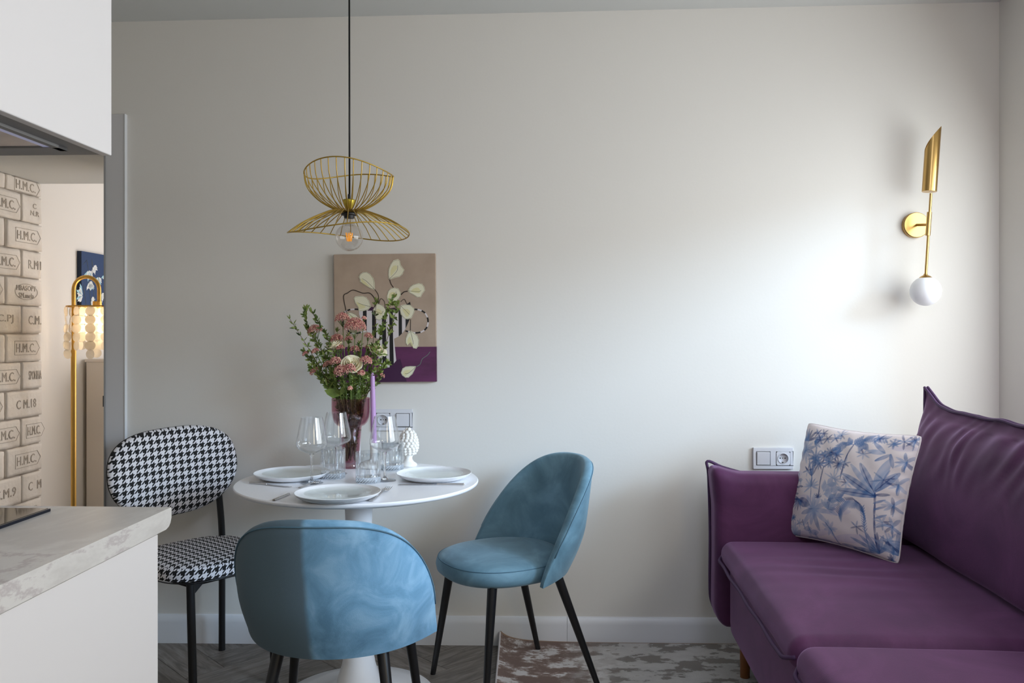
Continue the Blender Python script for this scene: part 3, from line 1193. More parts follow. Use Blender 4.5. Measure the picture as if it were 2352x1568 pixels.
ch['label'] = 'light blue velvet chair seen from behind, in front of the table'
ch['group'] = 'blue velvet chairs at the table'
ch.location = (-0.518, 2.27, 0)
ch.rotation_euler = (0, 0, R(180))
c2 = copy_tree(ch)
c2['label'] = 'light blue velvet chair against the wall, between table and rug'
c2.location = (-0.066, 2.9, 0.0045)
c2.rotation_euler = (R(1.2), 0, R(-60))
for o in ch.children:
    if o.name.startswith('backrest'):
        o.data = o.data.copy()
        o.data.materials[0] = M['bluehalf']

# ------------------------------------------------------------------ houndstooth chair
hcx, hcy = -1.306, 3.035
hch = thing('houndstooth_chair', 'black and white houndstooth chair with thin black legs, behind the worktop', 'chair', (hcx, hcy, 0), R(50))


def uvmesh(o, fn):
    me = o.data
    uvl = me.uv_layers.new(name='UVMap')
    for p in me.polygons:
        for li in p.loop_indices:
            v = me.vertices[me.loops[li].vertex_index].co
            uvl.data[li].uv = fn(v, p.normal)


# backrest: oval, curved, slightly reclined; local -y = forward
BW, BHh = 0.248, 0.160
zc0 = 0.716


def back_pt(x, z, dy):
    x, z = x * 0.9985 - z * 0.055, z * 0.9985 + x * 0.055
    curve = 0.030 * (1 - (x / BW) ** 2)      # centre further back
    lean = (z) * 0.13
    return Vector((x, curve + lean + dy - 0.005, zc0 + z))


n = 72
outl = []
for k in range(n):
    a = 2 * PI * k / n
    e = 2.9
    ca_, sa_ = math.cos(a), math.sin(a)
    rr = (abs(ca_ / BW) ** e + abs(sa_ / BHh) ** e) ** (-1 / e)
    x, z = rr * ca_, rr * sa_
    # slightly narrower at the bottom
    x *= 1 - 0.22 * max(0, -z / BHh) ** 1.5
    outl.append((x, z))
rings = [(0.001, -0.030), (0.35, -0.030), (0.7, -0.0285), (0.88, -0.024), (0.96, -0.016), (1.0, 0.0), (0.985, 0.010), (0.93, 0.016), (0.7, 0.018), (0.35, 0.018), (0.001, 0.018)]
b = MB()
vs = []
for s_, dy in rings:
    for (x, z) in outl:
        vs.append(back_pt(x * s_, z * s_, dy))
fs = [(i * n + k, i * n + (k + 1) % n, (i + 1) * n + (k + 1) % n, (i + 1) * n + k) for i in range(len(rings) - 1) for k in range(n)]
fs += [tuple(range(n)), tuple((len(rings) - 1) * n + k for k in range(n))]
b.add(vs, fs)
o = b.build('backrest', M['hound'], hch, 60)
uvmesh(o, lambda v, nn: (v.x, v.z))
o = MB().tube([back_pt(x * 0.985, z * 0.985, 0.012) for x, z in outl], 0.0022, 6, closed=True).build('piping', M['black'], hch, True)


# seat
def seat_out(a, s_):
    ca_, sa_ = math.cos(a), math.sin(a)
    e = 2.9
    rr = (abs(ca_ / 0.218) ** e + abs(sa_ / 0.205) ** e) ** (-1 / e)
    x, y = rr * ca_ * s_, rr * sa_ * s_
    x *= 1 - 0.10 * (y / 0.205 + 1) / 2
    return x, y - 0.215


sprof = [(0.02, 0.412), (0.9, 0.412), (0.985, 0.418), (1.0, 0.438), (0.99, 0.452), (0.965, 0.460), (0.9, 0.465), (0.6, 0.470), (0.02, 0.472)]
b = MB()
vs = []
for (s_, z_) in sprof:
    for k in range(n):
        x, y = seat_out(2 * PI * k / n, s_)
        vs.append((x, y, z_))
fs = [(i * n + k, i * n + (k + 1) % n, (i + 1) * n + (k + 1) % n, (i + 1) * n + k) for i in range(len(sprof) - 1) for k in range(n)]
fs += [tuple(range(n)), tuple((len(sprof) - 1) * n + k for k in range(n))]
b.add(vs, fs)
o = b.build('seat', M['hound'], hch, 60)
# uv : top = plan, side = arc length
me = o.data
uvl = me.uv_layers.new(name='UVMap')
for p in me.polygons:
    top = abs(p.normal.z) > 0.72
    for li in p.loop_indices:
        v = me.vertices[me.loops[li].vertex_index].co
        if top:
            uvl.data[li].uv = (v.x, v.y)
        else:
            c_ = p.center
            a = math.atan2(v.y + 0.215, v.x)
            ac = math.atan2(c_.y + 0.215, c_.x)
            if a - ac > PI:
                a -= 2 * PI
            if ac - a > PI:
                a += 2 * PI
            uvl.data[li].uv = (a * 0.235, v.z)
MB().tube([(*seat_out(2 * PI * k / n, 0.985), 0.4125) for k in range(n)], 0.002, 6, closed=True).build('piping', M['black'], hch, True)
for sx in (-1, 1):
    MB().tube(spline([(sx * 0.190, 0.010, 0.0), (sx * 0.187, 0.004, 0.30), (sx * 0.184, 0.0, 0.46), (sx * 0.180, 0.014, 0.60), (sx * 0.172, 0.034, 0.76)], 6), 0.0125, 14).build('rear_leg', M['black'], hch, 40)
    MB().tube([(sx * 0.150, -0.395, 0.412), (sx * 0.150, -0.415, 0.0)], 0.0135, 14).build('leg', M['black'], hch, 40)
    MB().prism([(0.412, 0), (0.412, 0.05), (0.375, 0.01), (0.375, 0)], lambda z, d, w: Vector((sx * (0.147 - d), -0.392 + w, z)), -0.002, 0.002).build('bracket', M['black'], hch)
b = MB().tube([(-0.187, -0.002, 0.404), (0.187, -0.002, 0.404)], 0.008, 8)
b.tube([(-0.150, -0.385, 0.407), (0.150, -0.385, 0.407)], 0.008, 8)
for sx in (-1, 1):
    b.tube([(sx * 0.187, -0.002, 0.404), (sx * 0.150, -0.385, 0.407)], 0.008, 8)
b.build('seat_frame', M['black'], hch, True)

# ------------------------------------------------------------------ rug
XRUG = at(1150, 1500, 3.1).x
RX0, RX1, RY0, RY1 = -0.113, 1.45, 1.2, D - 0.022
rug = thing('rug', 'mottled beige and white rug with a curled corner, by the wall', 'rug', (RX0, RY0, 0))
LX, LY = RX1 - RX0, RY1 - RY0


def rugz(x, y):
    curl = 0.026 * math.exp(-x / 0.030) * (0.25 + 0.75 * math.exp(-(LY - y) / 0.20))
    curl += 0.018 * math.exp(-(LY - y) / 0.020) * math.exp(-x / 0.14)
    curl += 0.006 * math.exp(-(LY - y) / 0.02)
    return 0.0008 + curl


def rug_top(u, v):
    x = LX * (u ** 1.5)
    y = LY * (1 - (1 - v) ** 1.5)
    return Vector((x, y, rugz(x, y) + 0.009))


b = MB().grid(rug_top, 90, 90)
b.grid(lambda u, v: rug_top(u, v) - Vector((0, 0, 0.009)), 90, 90)
for (fn) in (lambda t: rug_top(0, t), lambda t: rug_top(1, t), lambda t: rug_top(t, 0), lambda t: rug_top(t, 1)):
    b.grid(lambda u, v: fn(u) - Vector((0, 0, 0.009 * v)), 90, 1)
b.build('pile', M['rug'], rug, 50)
MB().tube([rug_top(u / 60, 1) - Vector((0, -0.001, 0.004)) for u in range(61)], 0.0045, 6).build('binding', M['rug_edge'], rug, True)
MB().tube([rug_top(0, u / 60) - Vector((0.001, 0, 0.004)) for u in range(61)], 0.0045, 6).build('binding', M['rug_white'], rug, True)

# ------------------------------------------------------------------ sofa
SA = math.atan(139 / F) - YAW
so = Vector((0.556 * math.cos(SA) + 3.0 * math.sin(SA) * 1.0, -0.556 * math.sin(SA) + 3.0 * math.cos(SA), 0))
sofa = thing('sofa', 'purple velour sofa along the right wall', 'sofa', so, -SA)
# local: +x to the back, +y away, cushions from y=0 towards -y
CL = 0.985


def wob(p, s, a):
    return mnoise.noise(p * s) * a


softbox(0.0, 0.95, -2 * CL, 0.0, 0.165, 0.425, 0.015, (6, 30, 6)).build('base', M['purple'], sofa, 50)


def seat_def(ya, yb):
    def f(p, u):
        if u[2] > 0:
            p.z += 0.016 * (1 - u[0] ** 4) * (1 - u[1] ** 4)
        # transverse soft wrinkles
        if p.z > 0.46:
            w = math.sin(p.y * 62 + 2.4 * math.sin(p.x * 5) + mnoise.noise(Vector((p.x * 3, p.y * 4, 1))) * 5)
            k = math.exp(-((p.x - 0.28) / 0.20) ** 2) * math.exp(-((p.y + 0.42) / 0.20) ** 2)
            p.z += 0.0022 * w * k
        p.z += mnoise.noise(p * 4) * 0.003
        p.x += mnoise.noise(p * 5 + Vector((3, 3, 3))) * 0.003
        return p
    return f


for (ya, yb) in ((-CL + 0.004, 0.0), (-2 * CL, -CL - 0.004)):
    o = softbox(-0.035, 0.66, ya, yb, 0.405, 0.492, 0.042, (60, 110, 10), seat_def(ya, yb)).build('seat_cushion', M['purple'], sofa, True)
    # piping around lower front edge
    path = [(-0.012, yb - 0.004, 0.447)] + [(-0.041, yb - 0.05, 0.432)] + [(-0.042 + 0.002 * math.sin(k), yb - 0.05 - (yb - ya - 0.10) * k / 20, 0.428) for k in range(1, 20)] + [(-0.041, ya + 0.05, 0.432), (-0.022, ya + 0.012, 0.447)]
    MB().tube(spline(path, 3), 0.0055, 8).build('piping', M['purple_seam'], sofa, True)


# back cushions: knife-edge pillows
def back_cushion(ya, yb, name='back_cushion'):
    Lc = yb - ya
    front = [(0.640, 0.498), (0.590, 0.520), (0.575, 0.60), (0.572, 0.70), (0.588, 0.80), (0.615, 0.875), (0.650, 0.925), (0.680, 0.950)]
    ridge = (0.690, 0.964)
    backp = [(0.708, 0.950), (0.755, 0.90), (0.80, 0.80), (0.82, 0.65), (0.80, 0.53), (0.74, 0.498)]
    sec = front + [ridge] + backp
    # resample smoothly, keeping the ridge
    fr_ = spline([(p[0], 0, p[1]) for p in front + [ridge]], 6)
    bk_ = spline([(p[0], 0, p[1]) for p in [ridge] + backp], 4)[1:]
    sec = fr_ + bk_
    ns = len(sec)
    NY = 130
    mid = 0.70

    def pnt(i, j):
        eta = -1 + 2 * i / NY
        # more samples near the ends
        eta = math.sin(eta * PI / 2) * 0.6 + eta * 0.4
        y = (ya + yb) / 2 + eta * Lc / 2
        q = sec[j]
        d_end = (1 - abs(eta)) * Lc / 2
        hz_ = (q.z - 0.498) / 0.468
        ramp_l = 0.035 + 0.16 * max(0, hz_) ** 2.5
        t = min(1.0, (d_end / ramp_l)) ** 0.5 if d_end > 0 else 0
        t = max(t, 0.05)
        hz_ = (q.z - 0.498) / 0.468
        x = mid - 0.006 + (q.x - (mid - 0.006)) * t
        ear = 0.070 * math.exp(-(d_end / 0.085) ** 1.3) * max(0, hz_) ** 4
        z = q.z + ear
        # the sides pinch in below the ear
        y -= math.copysign(0.015, eta) * math.sin(min(1, max(0, 1 - hz_)) * PI * 0.9) * math.exp(-d_end / 0.10)
        # wrinkles running from the ridge
        if j < len(fr_) - 1:
            k = max(0, min(1, (hz_ - 0.52) / 0.40)) * (1 if hz_ < 0.93 else 0.35)
            w = math.sin(y * 78 + 9 * hz_ + 2.0 * mnoise.noise(Vector((y * 5, hz_ * 3, 0))) * 3)
            w2 = mnoise.noise(Vector((y * 16 + hz_ * 4, hz_ * 3, 4)))
            x += -(0.0035 * w + 0.010 * w2) * k * t
            x += mnoise.noise(Vector((y * 4, hz_ * 3, 8))) * 0.008 * t
        if j == len(fr_) - 1:
            z += mnoise.noise(Vector((y * 9, 2, 8))) * 0.006
            x += mnoise.noise(Vector((y * 11, 7, 8))) * 0.006
        return Vector((x, y, z))

    b = MB()
    vs = [pnt(i, j) for i in range(NY + 1) for j in range(ns)]
    fs = []
    for i in range(NY):
        for j in range(ns):
            j2 = (j + 1) % ns
            fs.append((i * ns + j, (i + 1) * ns + j, (i + 1) * ns + j2, i * ns + j2))
    fs += [tuple(range(ns)), tuple(NY * ns + k for k in range(ns))]
    b.add(vs, fs)
    b.build(name, M['purple'], sofa, 70)
    jr = len(fr_) - 1
    b = MB()
    rid = [pnt(i, jr) for i in range(NY + 1)]
    end0 = [pnt(NY, j) for j in range(jr, 2, -2)]
    b.tube([p + Vector((-0.005, 0, 0.005)) for p in rid + end0], 0.0048, 8)
    b.tube([p + Vector((0.006, 0, 0.0055)) for p in rid + end0], 0.0048, 8)
    b.build('piping', M['purple_seam'], sofa, True)


back_cushion(-CL + 0.0, 0.03)
back_cushion(-2 * CL, -CL - 0.006)
softbox(0.76, 0.98, -2 * CL, 0.06, 0.165, 0.80, 0.03, (6, 20, 10)).build('back_frame', M['purple'], sofa, 60)


# arm
def arm_def(p, u):
    # front-bottom corner rounded, ear at the top front outer corner
    fx = max(0, 1 - (p.x + 0.045) / 0.10)
    if p.z > 0.60:
        p.z += 0.034 * fx ** 1.6 * ((p.z - 0.60) / 0.12)
        p.x -= 0.012 * fx * ((p.z - 0.60) / 0.12)
    if p.z < 0.24:
        p.x += (0.24 - p.z) ** 1.4 * 0.9 * fx
    p.y -= 0.008 * math.sin(max(0, min(1, (p.z - 0.2) / 0.5)) * PI) * (1 - abs(u[0]) ** 4)
    p.x += mnoise.noise(p * 6) * 0.003
    return p


softbox(-0.045, 0.90, 0.006, 0.135, 0.168, 0.722, 0.035, (50, 10, 40), arm_def).build('arm', M['purple'], sofa, True)
pa = []
for (x, z) in ((0.16, 0.700), (0.08, 0.710), (0.0, 0.731), (-0.056, 0.752), (-0.052, 0.70), (-0.046, 0.5), (-0.047, 0.30), (-0.040, 0.23), (-0.01, 0.175), (0.02, 0.165)):
    pa.append((x, 0.120, z))
MB().tube(spline(pa, 5), 0.0055, 8).build('piping', M['purple_seam'], sofa, True)
for (x, y) in ((0.055, -0.02), (0.055, -2 * CL + 0.1), (0.85, -0.05), (0.85, -2 * CL + 0.1)):
    MB().tube([(x, y, 0.166), (x - 0.002, y + 0.004, 0.009 if y > -1.5 else 0.009)], [0.021, 0.0165], 20).build('leg', M['legwood'], sofa, 40)

# ------------------------------------------------------------------ throw pillow with toile print
G = 420


def make_toile():
    W = 900
    img = np.ones((W, W, 3)) * np.array(lin(226, 216, 218)[:3])
    yy, xx_ = np.mgrid[0:W, 0:W]
    navy = np.array(lin(24, 62, 124)[:3])
    midb = np.array(lin(82, 118, 170)[:3])
    pale = np.array(lin(146, 164, 198)[:3])
    lila = np.array(lin(196, 188, 212)[:3])
    rnd = random.Random(3)

    def blend(mask, col, x0, y0):
        h, w = mask.shape
        sub = img[y0:y0 + h, x0:x0 + w]
        sub[:] = sub * (1 - mask[..., None]) + col * mask[..., None]

    def leaf(x0, y0, x1, y1, wd, col, al=0.9):
        # pointed leaf, pixel coords in 0..1568 space -> W
        k = W / 1568
        x0, y0, x1, y1, wd = x0 * k, y0 * k, x1 * k, y1 * k, max(wd * k, 1.1)
        xa, xb = int(max(0, min(x0, x1) - wd - 2)), int(min(W, max(x0, x1) + wd + 3))
        ya, yb = int(max(0, min(y0, y1) - wd - 2)), int(min(W, max(y0, y1) + wd + 3))
        if xb <= xa or yb <= ya:
            return
        Y, X = np.mgrid[ya:yb, xa:xb]
        dx, dy = x1 - x0, y1 - y0
        L2 = dx * dx + dy * dy + 1e-6
        t = ((X - x0) * dx + (Y - y0) * dy) / L2
        tc = np.clip(t, 0, 1)
        dist = np.hypot(X - (x0 + tc * dx), Y - (y0 + tc * dy))
        wv = wd / 2 * np.sqrt(np.clip(np.sin(np.pi * np.clip(tc * 0.93 + 0.05, 0, 1)), 0, 1)) + 0.3
        m_ = np.clip((wv - dist) + 0.5, 0, 1) * al
        # paler towards the tip
        m_ = m_ * (0.72 + 0.28 * np.sin(X * 0.06 + Y * 0.045) ** 2) * (1 - 0.3 * tc)
        blend(m_, col, xa, ya)

    def stroke(pts, wd, col, al=0.95):
        for a, b_ in zip(pts[:-1], pts[1:]):
            leaf(a[0] - (b_[0] - a[0]) * .1, a[1] - (b_[1] - a[1]) * .1, b_[0] + (b_[0] - a[0]) * .1, b_[1] + (b_[1] - a[1]) * .1, wd, col, al)

    def fan(x, y, r, n_, a0, a1, wd, cols, al=0.9):
        for i in range(n_):
            a = R(a0 + (a1 - a0) * i / max(1, n_ - 1) + rnd.uniform(-6, 6))
            rr = r * rnd.uniform(0.75, 1.1)
            leaf(x, y, x + rr * math.cos(a), y - rr * math.sin(a), wd, rnd.choice(cols), al)

    def frond(pts, lw, ll, col, side=1):
        q_ = []
        for i in range(len(pts) - 1):
            for k in range(5):
                q_.append((pts[i][0] + (pts[i + 1][0] - pts[i][0]) * k / 5, pts[i][1] + (pts[i + 1][1] - pts[i][1]) * k / 5))
        pts = q_ + [pts[-1]]
        for i in range(len(pts) - 1):
            (xa, ya), (xb, yb) = pts[i], pts[i + 1]
            stroke([pts[i], pts[i + 1]], 5, col)
            for s in (-1, 1):
                a = math.atan2(yb - ya, xb - xa) + s * 0.9
                leaf(xb, yb, xb + ll * math.cos(a), yb + ll * math.sin(a), lw, col, 0.85)

    # soft washes
    for (x, y, w, h) in ((380, 900, 260, 90), (780, 1040, 240, 80), (420, 1230, 520, 70), (900, 1290, 420, 80), (300, 640, 120, 60), (1310, 400, 160, 60), (260, 330, 120, 50)):
        leaf(x - w / 2, y, x + w / 2, y, h, lila, 0.6)
    # palm with starry heads (centre)
    for (x, y) in ((640, 480), (700, 450), (760, 460), (590, 560), (690, 540), (800, 570), (540, 520)):
        fan(x, y, 75, 11, 0, 330, 17, [navy, midb, midb], 0.85)
    stroke([(690, 560), (640, 600), (615, 700), (600, 800), (585, 900)], 13, navy)
    fan(585, 905, 60, 8, 20, 160, 10, [navy])
    # spiky plant
    fan(500, 680, 180, 6, 60, 130, 20, [midb, navy], 0.85)
    fan(500, 780, 110, 10, -20, 210, 18, [midb, pale], 0.85)
    stroke([(500, 660), (498, 780), (495, 930)], 8, midb)
    # second palm (upper right)
    frond([(900, 360), (850, 330), (790, 380), (760, 420)], 16, 55, midb)
    frond([(900, 360), (960, 300), (1040, 290), (1150, 300)], 16, 55, midb)
    frond([(900, 360), (980, 330), (1000, 400)], 16, 60, midb)
    stroke([(905, 370), (870, 470), (845, 580), (825, 715)], 15, navy)
    # big leaves right
    leaf(1120, 880, 850, 670, 75, midb, 0.95)
    leaf(1120, 880, 805, 830, 75, midb, 0.95)
    leaf(1120, 850, 915, 570, 50, pale, 0.95)
    leaf(1125, 820, 995, 560, 60, midb, 0.8)
    leaf(1125, 800, 1225, 520, 80, pale, 0.95)
    leaf(1130, 830, 1290, 650, 70, midb, 0.9)
    leaf(1130, 870, 1230, 860, 30, navy, 0.9)
    for e in ((1120, 880, 850, 675), (1120, 880, 810, 835), (1120, 850, 1000, 565), (1130, 830, 1280, 655)):
        leaf(*e, 9, navy, 0.9)
    stroke([(1125, 860), (1120, 960), (1105, 1080), (1085, 1250), (1075, 1390)], 17, navy)
    for y in (950, 1010, 1090, 1170):
        leaf(1110, y, 1200, y - 40, 20, midb)
    fan(1075, 1400, 230, 7, 40, 170, 34, [navy, midb, midb], 0.9)
    fan(1220, 1400, 200, 8, 60, 150, 26, [midb, pale], 0.85)
    # arching frond
    pts = [(790, 1060), (820, 980), (880, 930), (950, 930), (1010, 980), (1020, 1060)]
    for i in range(len(pts) - 1):
        for q in range(5):
            x = pts[i][0] + (pts[i + 1][0] - pts[i][0]) * q / 5
            y = pts[i][1] + (pts[i + 1][1] - pts[i][1]) * q / 5
            leaf(x, y, x + 10, y + 80, 16, midb, 0.85)
            leaf(x, y, x - 25, y - 30, 12, navy, 0.75)
    # left top shrub
    fan(400, 320, 140, 7, 20, 160, 26, [navy, midb], 0.9)
    fan(380, 410, 130, 12, -80, 250, 34, [midb, pale, pale], 0.75)
    fan(500, 330, 100, 6, -60, 60, 24, [midb], 0.85)
    fan(540, 500, 110, 8, 30, 250, 22, [midb, pale], 0.8)
    for (x, y) in ((580, 240), (640, 300), (720, 290), (560, 310), (1100, 290), (520, 240)):
        fan(x, y, 60, 6, 0, 300, 15, [midb, navy], 0.8)
    # central agave
    fan(520, 1010, 190, 11, -80, 250, 46, [pale, midb, pale], 0.8)
    fan(680, 1010, 120, 7, -30, 120, 34, [pale, midb], 0.8)
    frond([(680, 930), (760, 910), (830, 905)], 16, 60, midb)
    leaf(330, 900, 470, 960, 90, navy, 0.8)
    fan(330, 890, 120, 9, 150, 330, 20, [navy, midb], 0.85)
    # small palm bottom left + water
    fan(250, 1060, 50, 9, -40, 220, 13, [midb])
    stroke([(250, 1060), (240, 1160)], 6, midb)
    for (x, y) in ((260, 760), (310, 770), (360, 770), (230, 740), (290, 830), (270, 880)):
        leaf(x - 30, y - 8, x + 30, y + 6, 20, navy, 0.9)
    # grasses and wading birds
    for (x, y, s) in ((420, 1180, 1), (480, 1220, 1.1), (340, 700, .8), (290, 690, .7)):
        leaf(x - 40 * s, y, x + 40 * s, y + 8, 44 * s, midb, 0.6)
        stroke([(x - 30 * s, y), (x - 45 * s, y - 50 * s), (x - 40 * s, y - 85 * s), (x - 60 * s, y - 70 * s)], 8 * s, midb)
        stroke([(x, y + 10), (x + 2, y + 80 * s)], 5, midb)
        stroke([(x + 12, y + 10), (x + 14, y + 80 * s)], 5, midb)
    fan(670, 1200, 80, 8, 0, 330, 26, [pale], 0.7)
    stroke([(640, 1150), (680, 1220), (700, 1330)], 13, midb)
    fan(240, 1240, 130, 6, 30, 150, 40, [midb, pale], 0.75)
    fan(1230, 350, 60, 8, 0, 320, 15, [midb])
    leaf(1050, 430, 1180, 450, 50, pale)
    leaf(1085, 340, 1180, 450, 36, midb, .8)
    leaf(1120, 530, 1225, 465, 36, midb, .9)
    leaf(1225, 465, 1250, 600, 30, midb, .8)
    frond([(640, 850), (680, 780), (740, 750)], 14, 60, pale)
    frond([(640, 870), (720, 860), (780, 800)], 14, 60, pale)
    fan(760, 720, 110, 8, -60, 150, 14, [pale], 0.8)
    stroke([(1000, 1380), (1010, 1200), (1020, 1060)], 8, midb)
    for y in range(1000, 1230, 24):
        leaf(1015, y, 1035, y - 30, 9, midb)
        leaf(1015, y, 992, y - 30, 9, midb)
    for (x, y, r_, n_) in ((1300, 330, 90, 7), (1190, 720, 100, 6), (1160, 1120, 80, 7), (940, 1180, 70, 6), (860, 560, 60, 6), (1010, 460, 70, 7), (760, 250, 70, 8), (1180, 1280, 90, 8), (180, 1150, 60, 6), (440, 620, 70, 6), (880, 760, 70, 7), (330, 1120, 50, 6)):
        fan(x, y, r_, n_, 10, 320, 15, [midb, pale, navy], 0.75)
    for (x, y, r_) in ((1372, 320, 70), (1330, 540, 90), (1285, 760, 90), (1250, 960, 90), (1225, 1150, 80), (1205, 1330, 80), (1180, 1450, 60), (200, 1000, 70), (160, 1180, 60)):
        fan(x, y, r_, 7, 60, 300, 22, [midb, pale, navy], 0.8)
        stroke([(x, y), (x - 12, y + 90)], 9, midb)
    for (x, y) in ((450, 1270), (560, 1300), (650, 1330), (800, 1350), (900, 1390)):
        leaf(x - 70, y - 14, x + 70, y + 14, 22, midb, 0.6)
    return img


toile = make_toile()
# quadrilateral of the pillow face in the crop space used above: corners TL, TR, BR, BL
QC = [(352, 130), (1405, 262), (1215, 1480), (112, 1190)]


def quad_uv(u, v):  # u 0..1 left-right, v 0..1 bottom-top
    tl, tr, br, bl = QC
    x = (bl[0] * (1 - u) + br[0] * u) * (1 - v) + (tl[0] * (1 - u) + tr[0] * u) * v
    y = (bl[1] * (1 - u) + br[1] * u) * (1 - v) + (tl[1] * (1 - u) + tr[1] * u) * v
    return x, y


pBL, pBR = on(1803, 1222, 0.512), on(2066, 1292, 0.512)
mid = (pBL + pBR) / 2
bx = (pBR - pBL)
bx.z = 0
PWID = bx.length
bx.normalize()
nfront = Vector((bx.y, -bx.x, 0))
if nfront.y > 0:
    nfront = -nfront
back = -nfront
tilt = R(16.5)
upv = Vector((0, 0, 1)) * math.cos(tilt) + back * math.sin(tilt)
npl = bx.cross(upv).normalized()
if npl.dot(nfront) < 0:
    npl = -npl
pil = thing('throw_pillow', 'white scatter pillow printed with blue palms, resting on the purple sofa', 'pillow', mid + Vector((0, 0, -0.008)))
PHT = 0.415


def pil_pt(u, v, side):
    a, b_ = 2 * u - 1, 2 * v - 1
    fx = 1 - 0.075 * (1 - b_ * b_)
    fy = 1 - 0.070 * (1 - a * a)
    x = a * fx * PWID / 2
    y = b_ * fy * PHT / 2 + PHT / 2
    cr_ = 1 - 0.035 * abs(a) ** 10 * abs(b_) ** 10
    x *= cr_
    y = (y - PHT / 2) * cr_ + PHT / 2
    e = (max(0, 1 - a * a) ** 0.48) * (max(0, 1 - b_ * b_) ** 0.48)
    t = 0.078 * e
    t += 0.0035 * mnoise.noise(Vector((a * 4, b_ * 4, side * 3))) * e
    t += 0.0028 * math.sin((a * 2.0 + b_) * 9 + 2 * mnoise.noise(Vector((a * 2, b_ * 2, 5)))) * e * max(0, b_) ** 1.5
    # edge puckers
    t += 0.003 * math.sin(b_ * 32) * math.exp(-(1 - abs(a)) / 0.10) * (1 - abs(b_) ** 6) * min(1, (1 - abs(a)) * 20)
    return bx * x + upv * y + npl * (t * side * (1.0 if side > 0 else 0.8))


vs = []
cols = []
for i in range(G + 1):
    for j in range(G + 1):
        vs.append(pil_pt(i / G, j / G, 1))
        x, y = quad_uv(i / G, j / G)
        k = 900 / 1568
        cols.append(toile[min(899, max(0, int(y * k))), min(899, max(0, int(x * k)))])
fs = [(i * (G + 1) + j, (i + 1) * (G + 1) + j, (i + 1) * (G + 1) + j + 1, i * (G + 1) + j + 1) for i in range(G) for j in range(G)]
me = bpy.data.meshes.new('front_panel')
me.from_pydata(vs, [], fs)
ca_ = me.color_attributes.new('print', 'FLOAT_COLOR', 'POINT')
arr = np.ones((len(cols), 4), dtype=np.float32)
arr[:, :3] = np.array(cols)
ca_.data.foreach_set('color', arr.ravel())
me.polygons.foreach_set('use_smooth', [True] * len(me.polygons))
pm_ = mat('toile_cloth', (1, 1, 1, 1), 0.85)
at_ = nd(pm_, 'ShaderNodeVertexColor', layer_name='print')
lk(pm_, at_, 0, bsdf(pm_), 'Base Color')
bump(pm_, 500, 0.3, 0.001)
me.materials.append(pm_)
o = bpy.data.objects.new('front_panel', me)
COL.objects.link(o)
o.parent = pil
MB().grid(lambda u, v: pil_pt(u, v, -1), 60, 60).build('back_panel', M['pillow_back'], pil, True)
edge = [pil_pt(t / 40, 0, 1) for t in range(40)] + [pil_pt(1, t / 40, 1) for t in range(40)] + [pil_pt(1 - t / 40, 1, 1) for t in range(40)] + [pil_pt(0, 1 - t / 40, 1) for t in range(40)]
MB().tube(edge, 0.0028, 6, closed=True).build('seam', M['pillow_back'], pil, True)


# ------------------------------------------------------------------ wall sockets
def hexplate(b, cx_, cz_, w, h, d0, d1, mi=0):
    b.box((cx_, -(d0 + d1) / 2, cz_), (w, abs(d1 - d0), h), 0, mi)


def socket(b_parent, cx_, cz_):
    # outer dish
    b = MB()
    b.lathe([(0.0195, -0.012), (0.0215, -0.0118), (0.0215, -0.009), (0.0205, -0.0088), (0.0195, -0.001), (0.001, -0.001)], 40, cap=False)
    b.v = [(x + cx_, z, y + cz_) for x, y, z in b.v]
    o = b.build('outlet_dish', M['socket'], b_parent, 35)
    h_ = MB()
    for dx in (-0.0095, 0.0, 0.0095):
        h_.lathe([(0.0001, -0.0016), (0.0026 if dx else 0.0020, -0.0016), (0.0026 if dx else 0.0020, 0), (0.0001, 0)], 12, (dx, 0, 0))
    h_.v = [(x + cx_, z, y + cz_) for x, y, z in h_.v]
    h_.box((cx_, -0.0025, cz_ - 0.0165), (0.004, 0.004, 0.004))
    h_.build('pin_holes', M['socket_dark'], o)
    return o


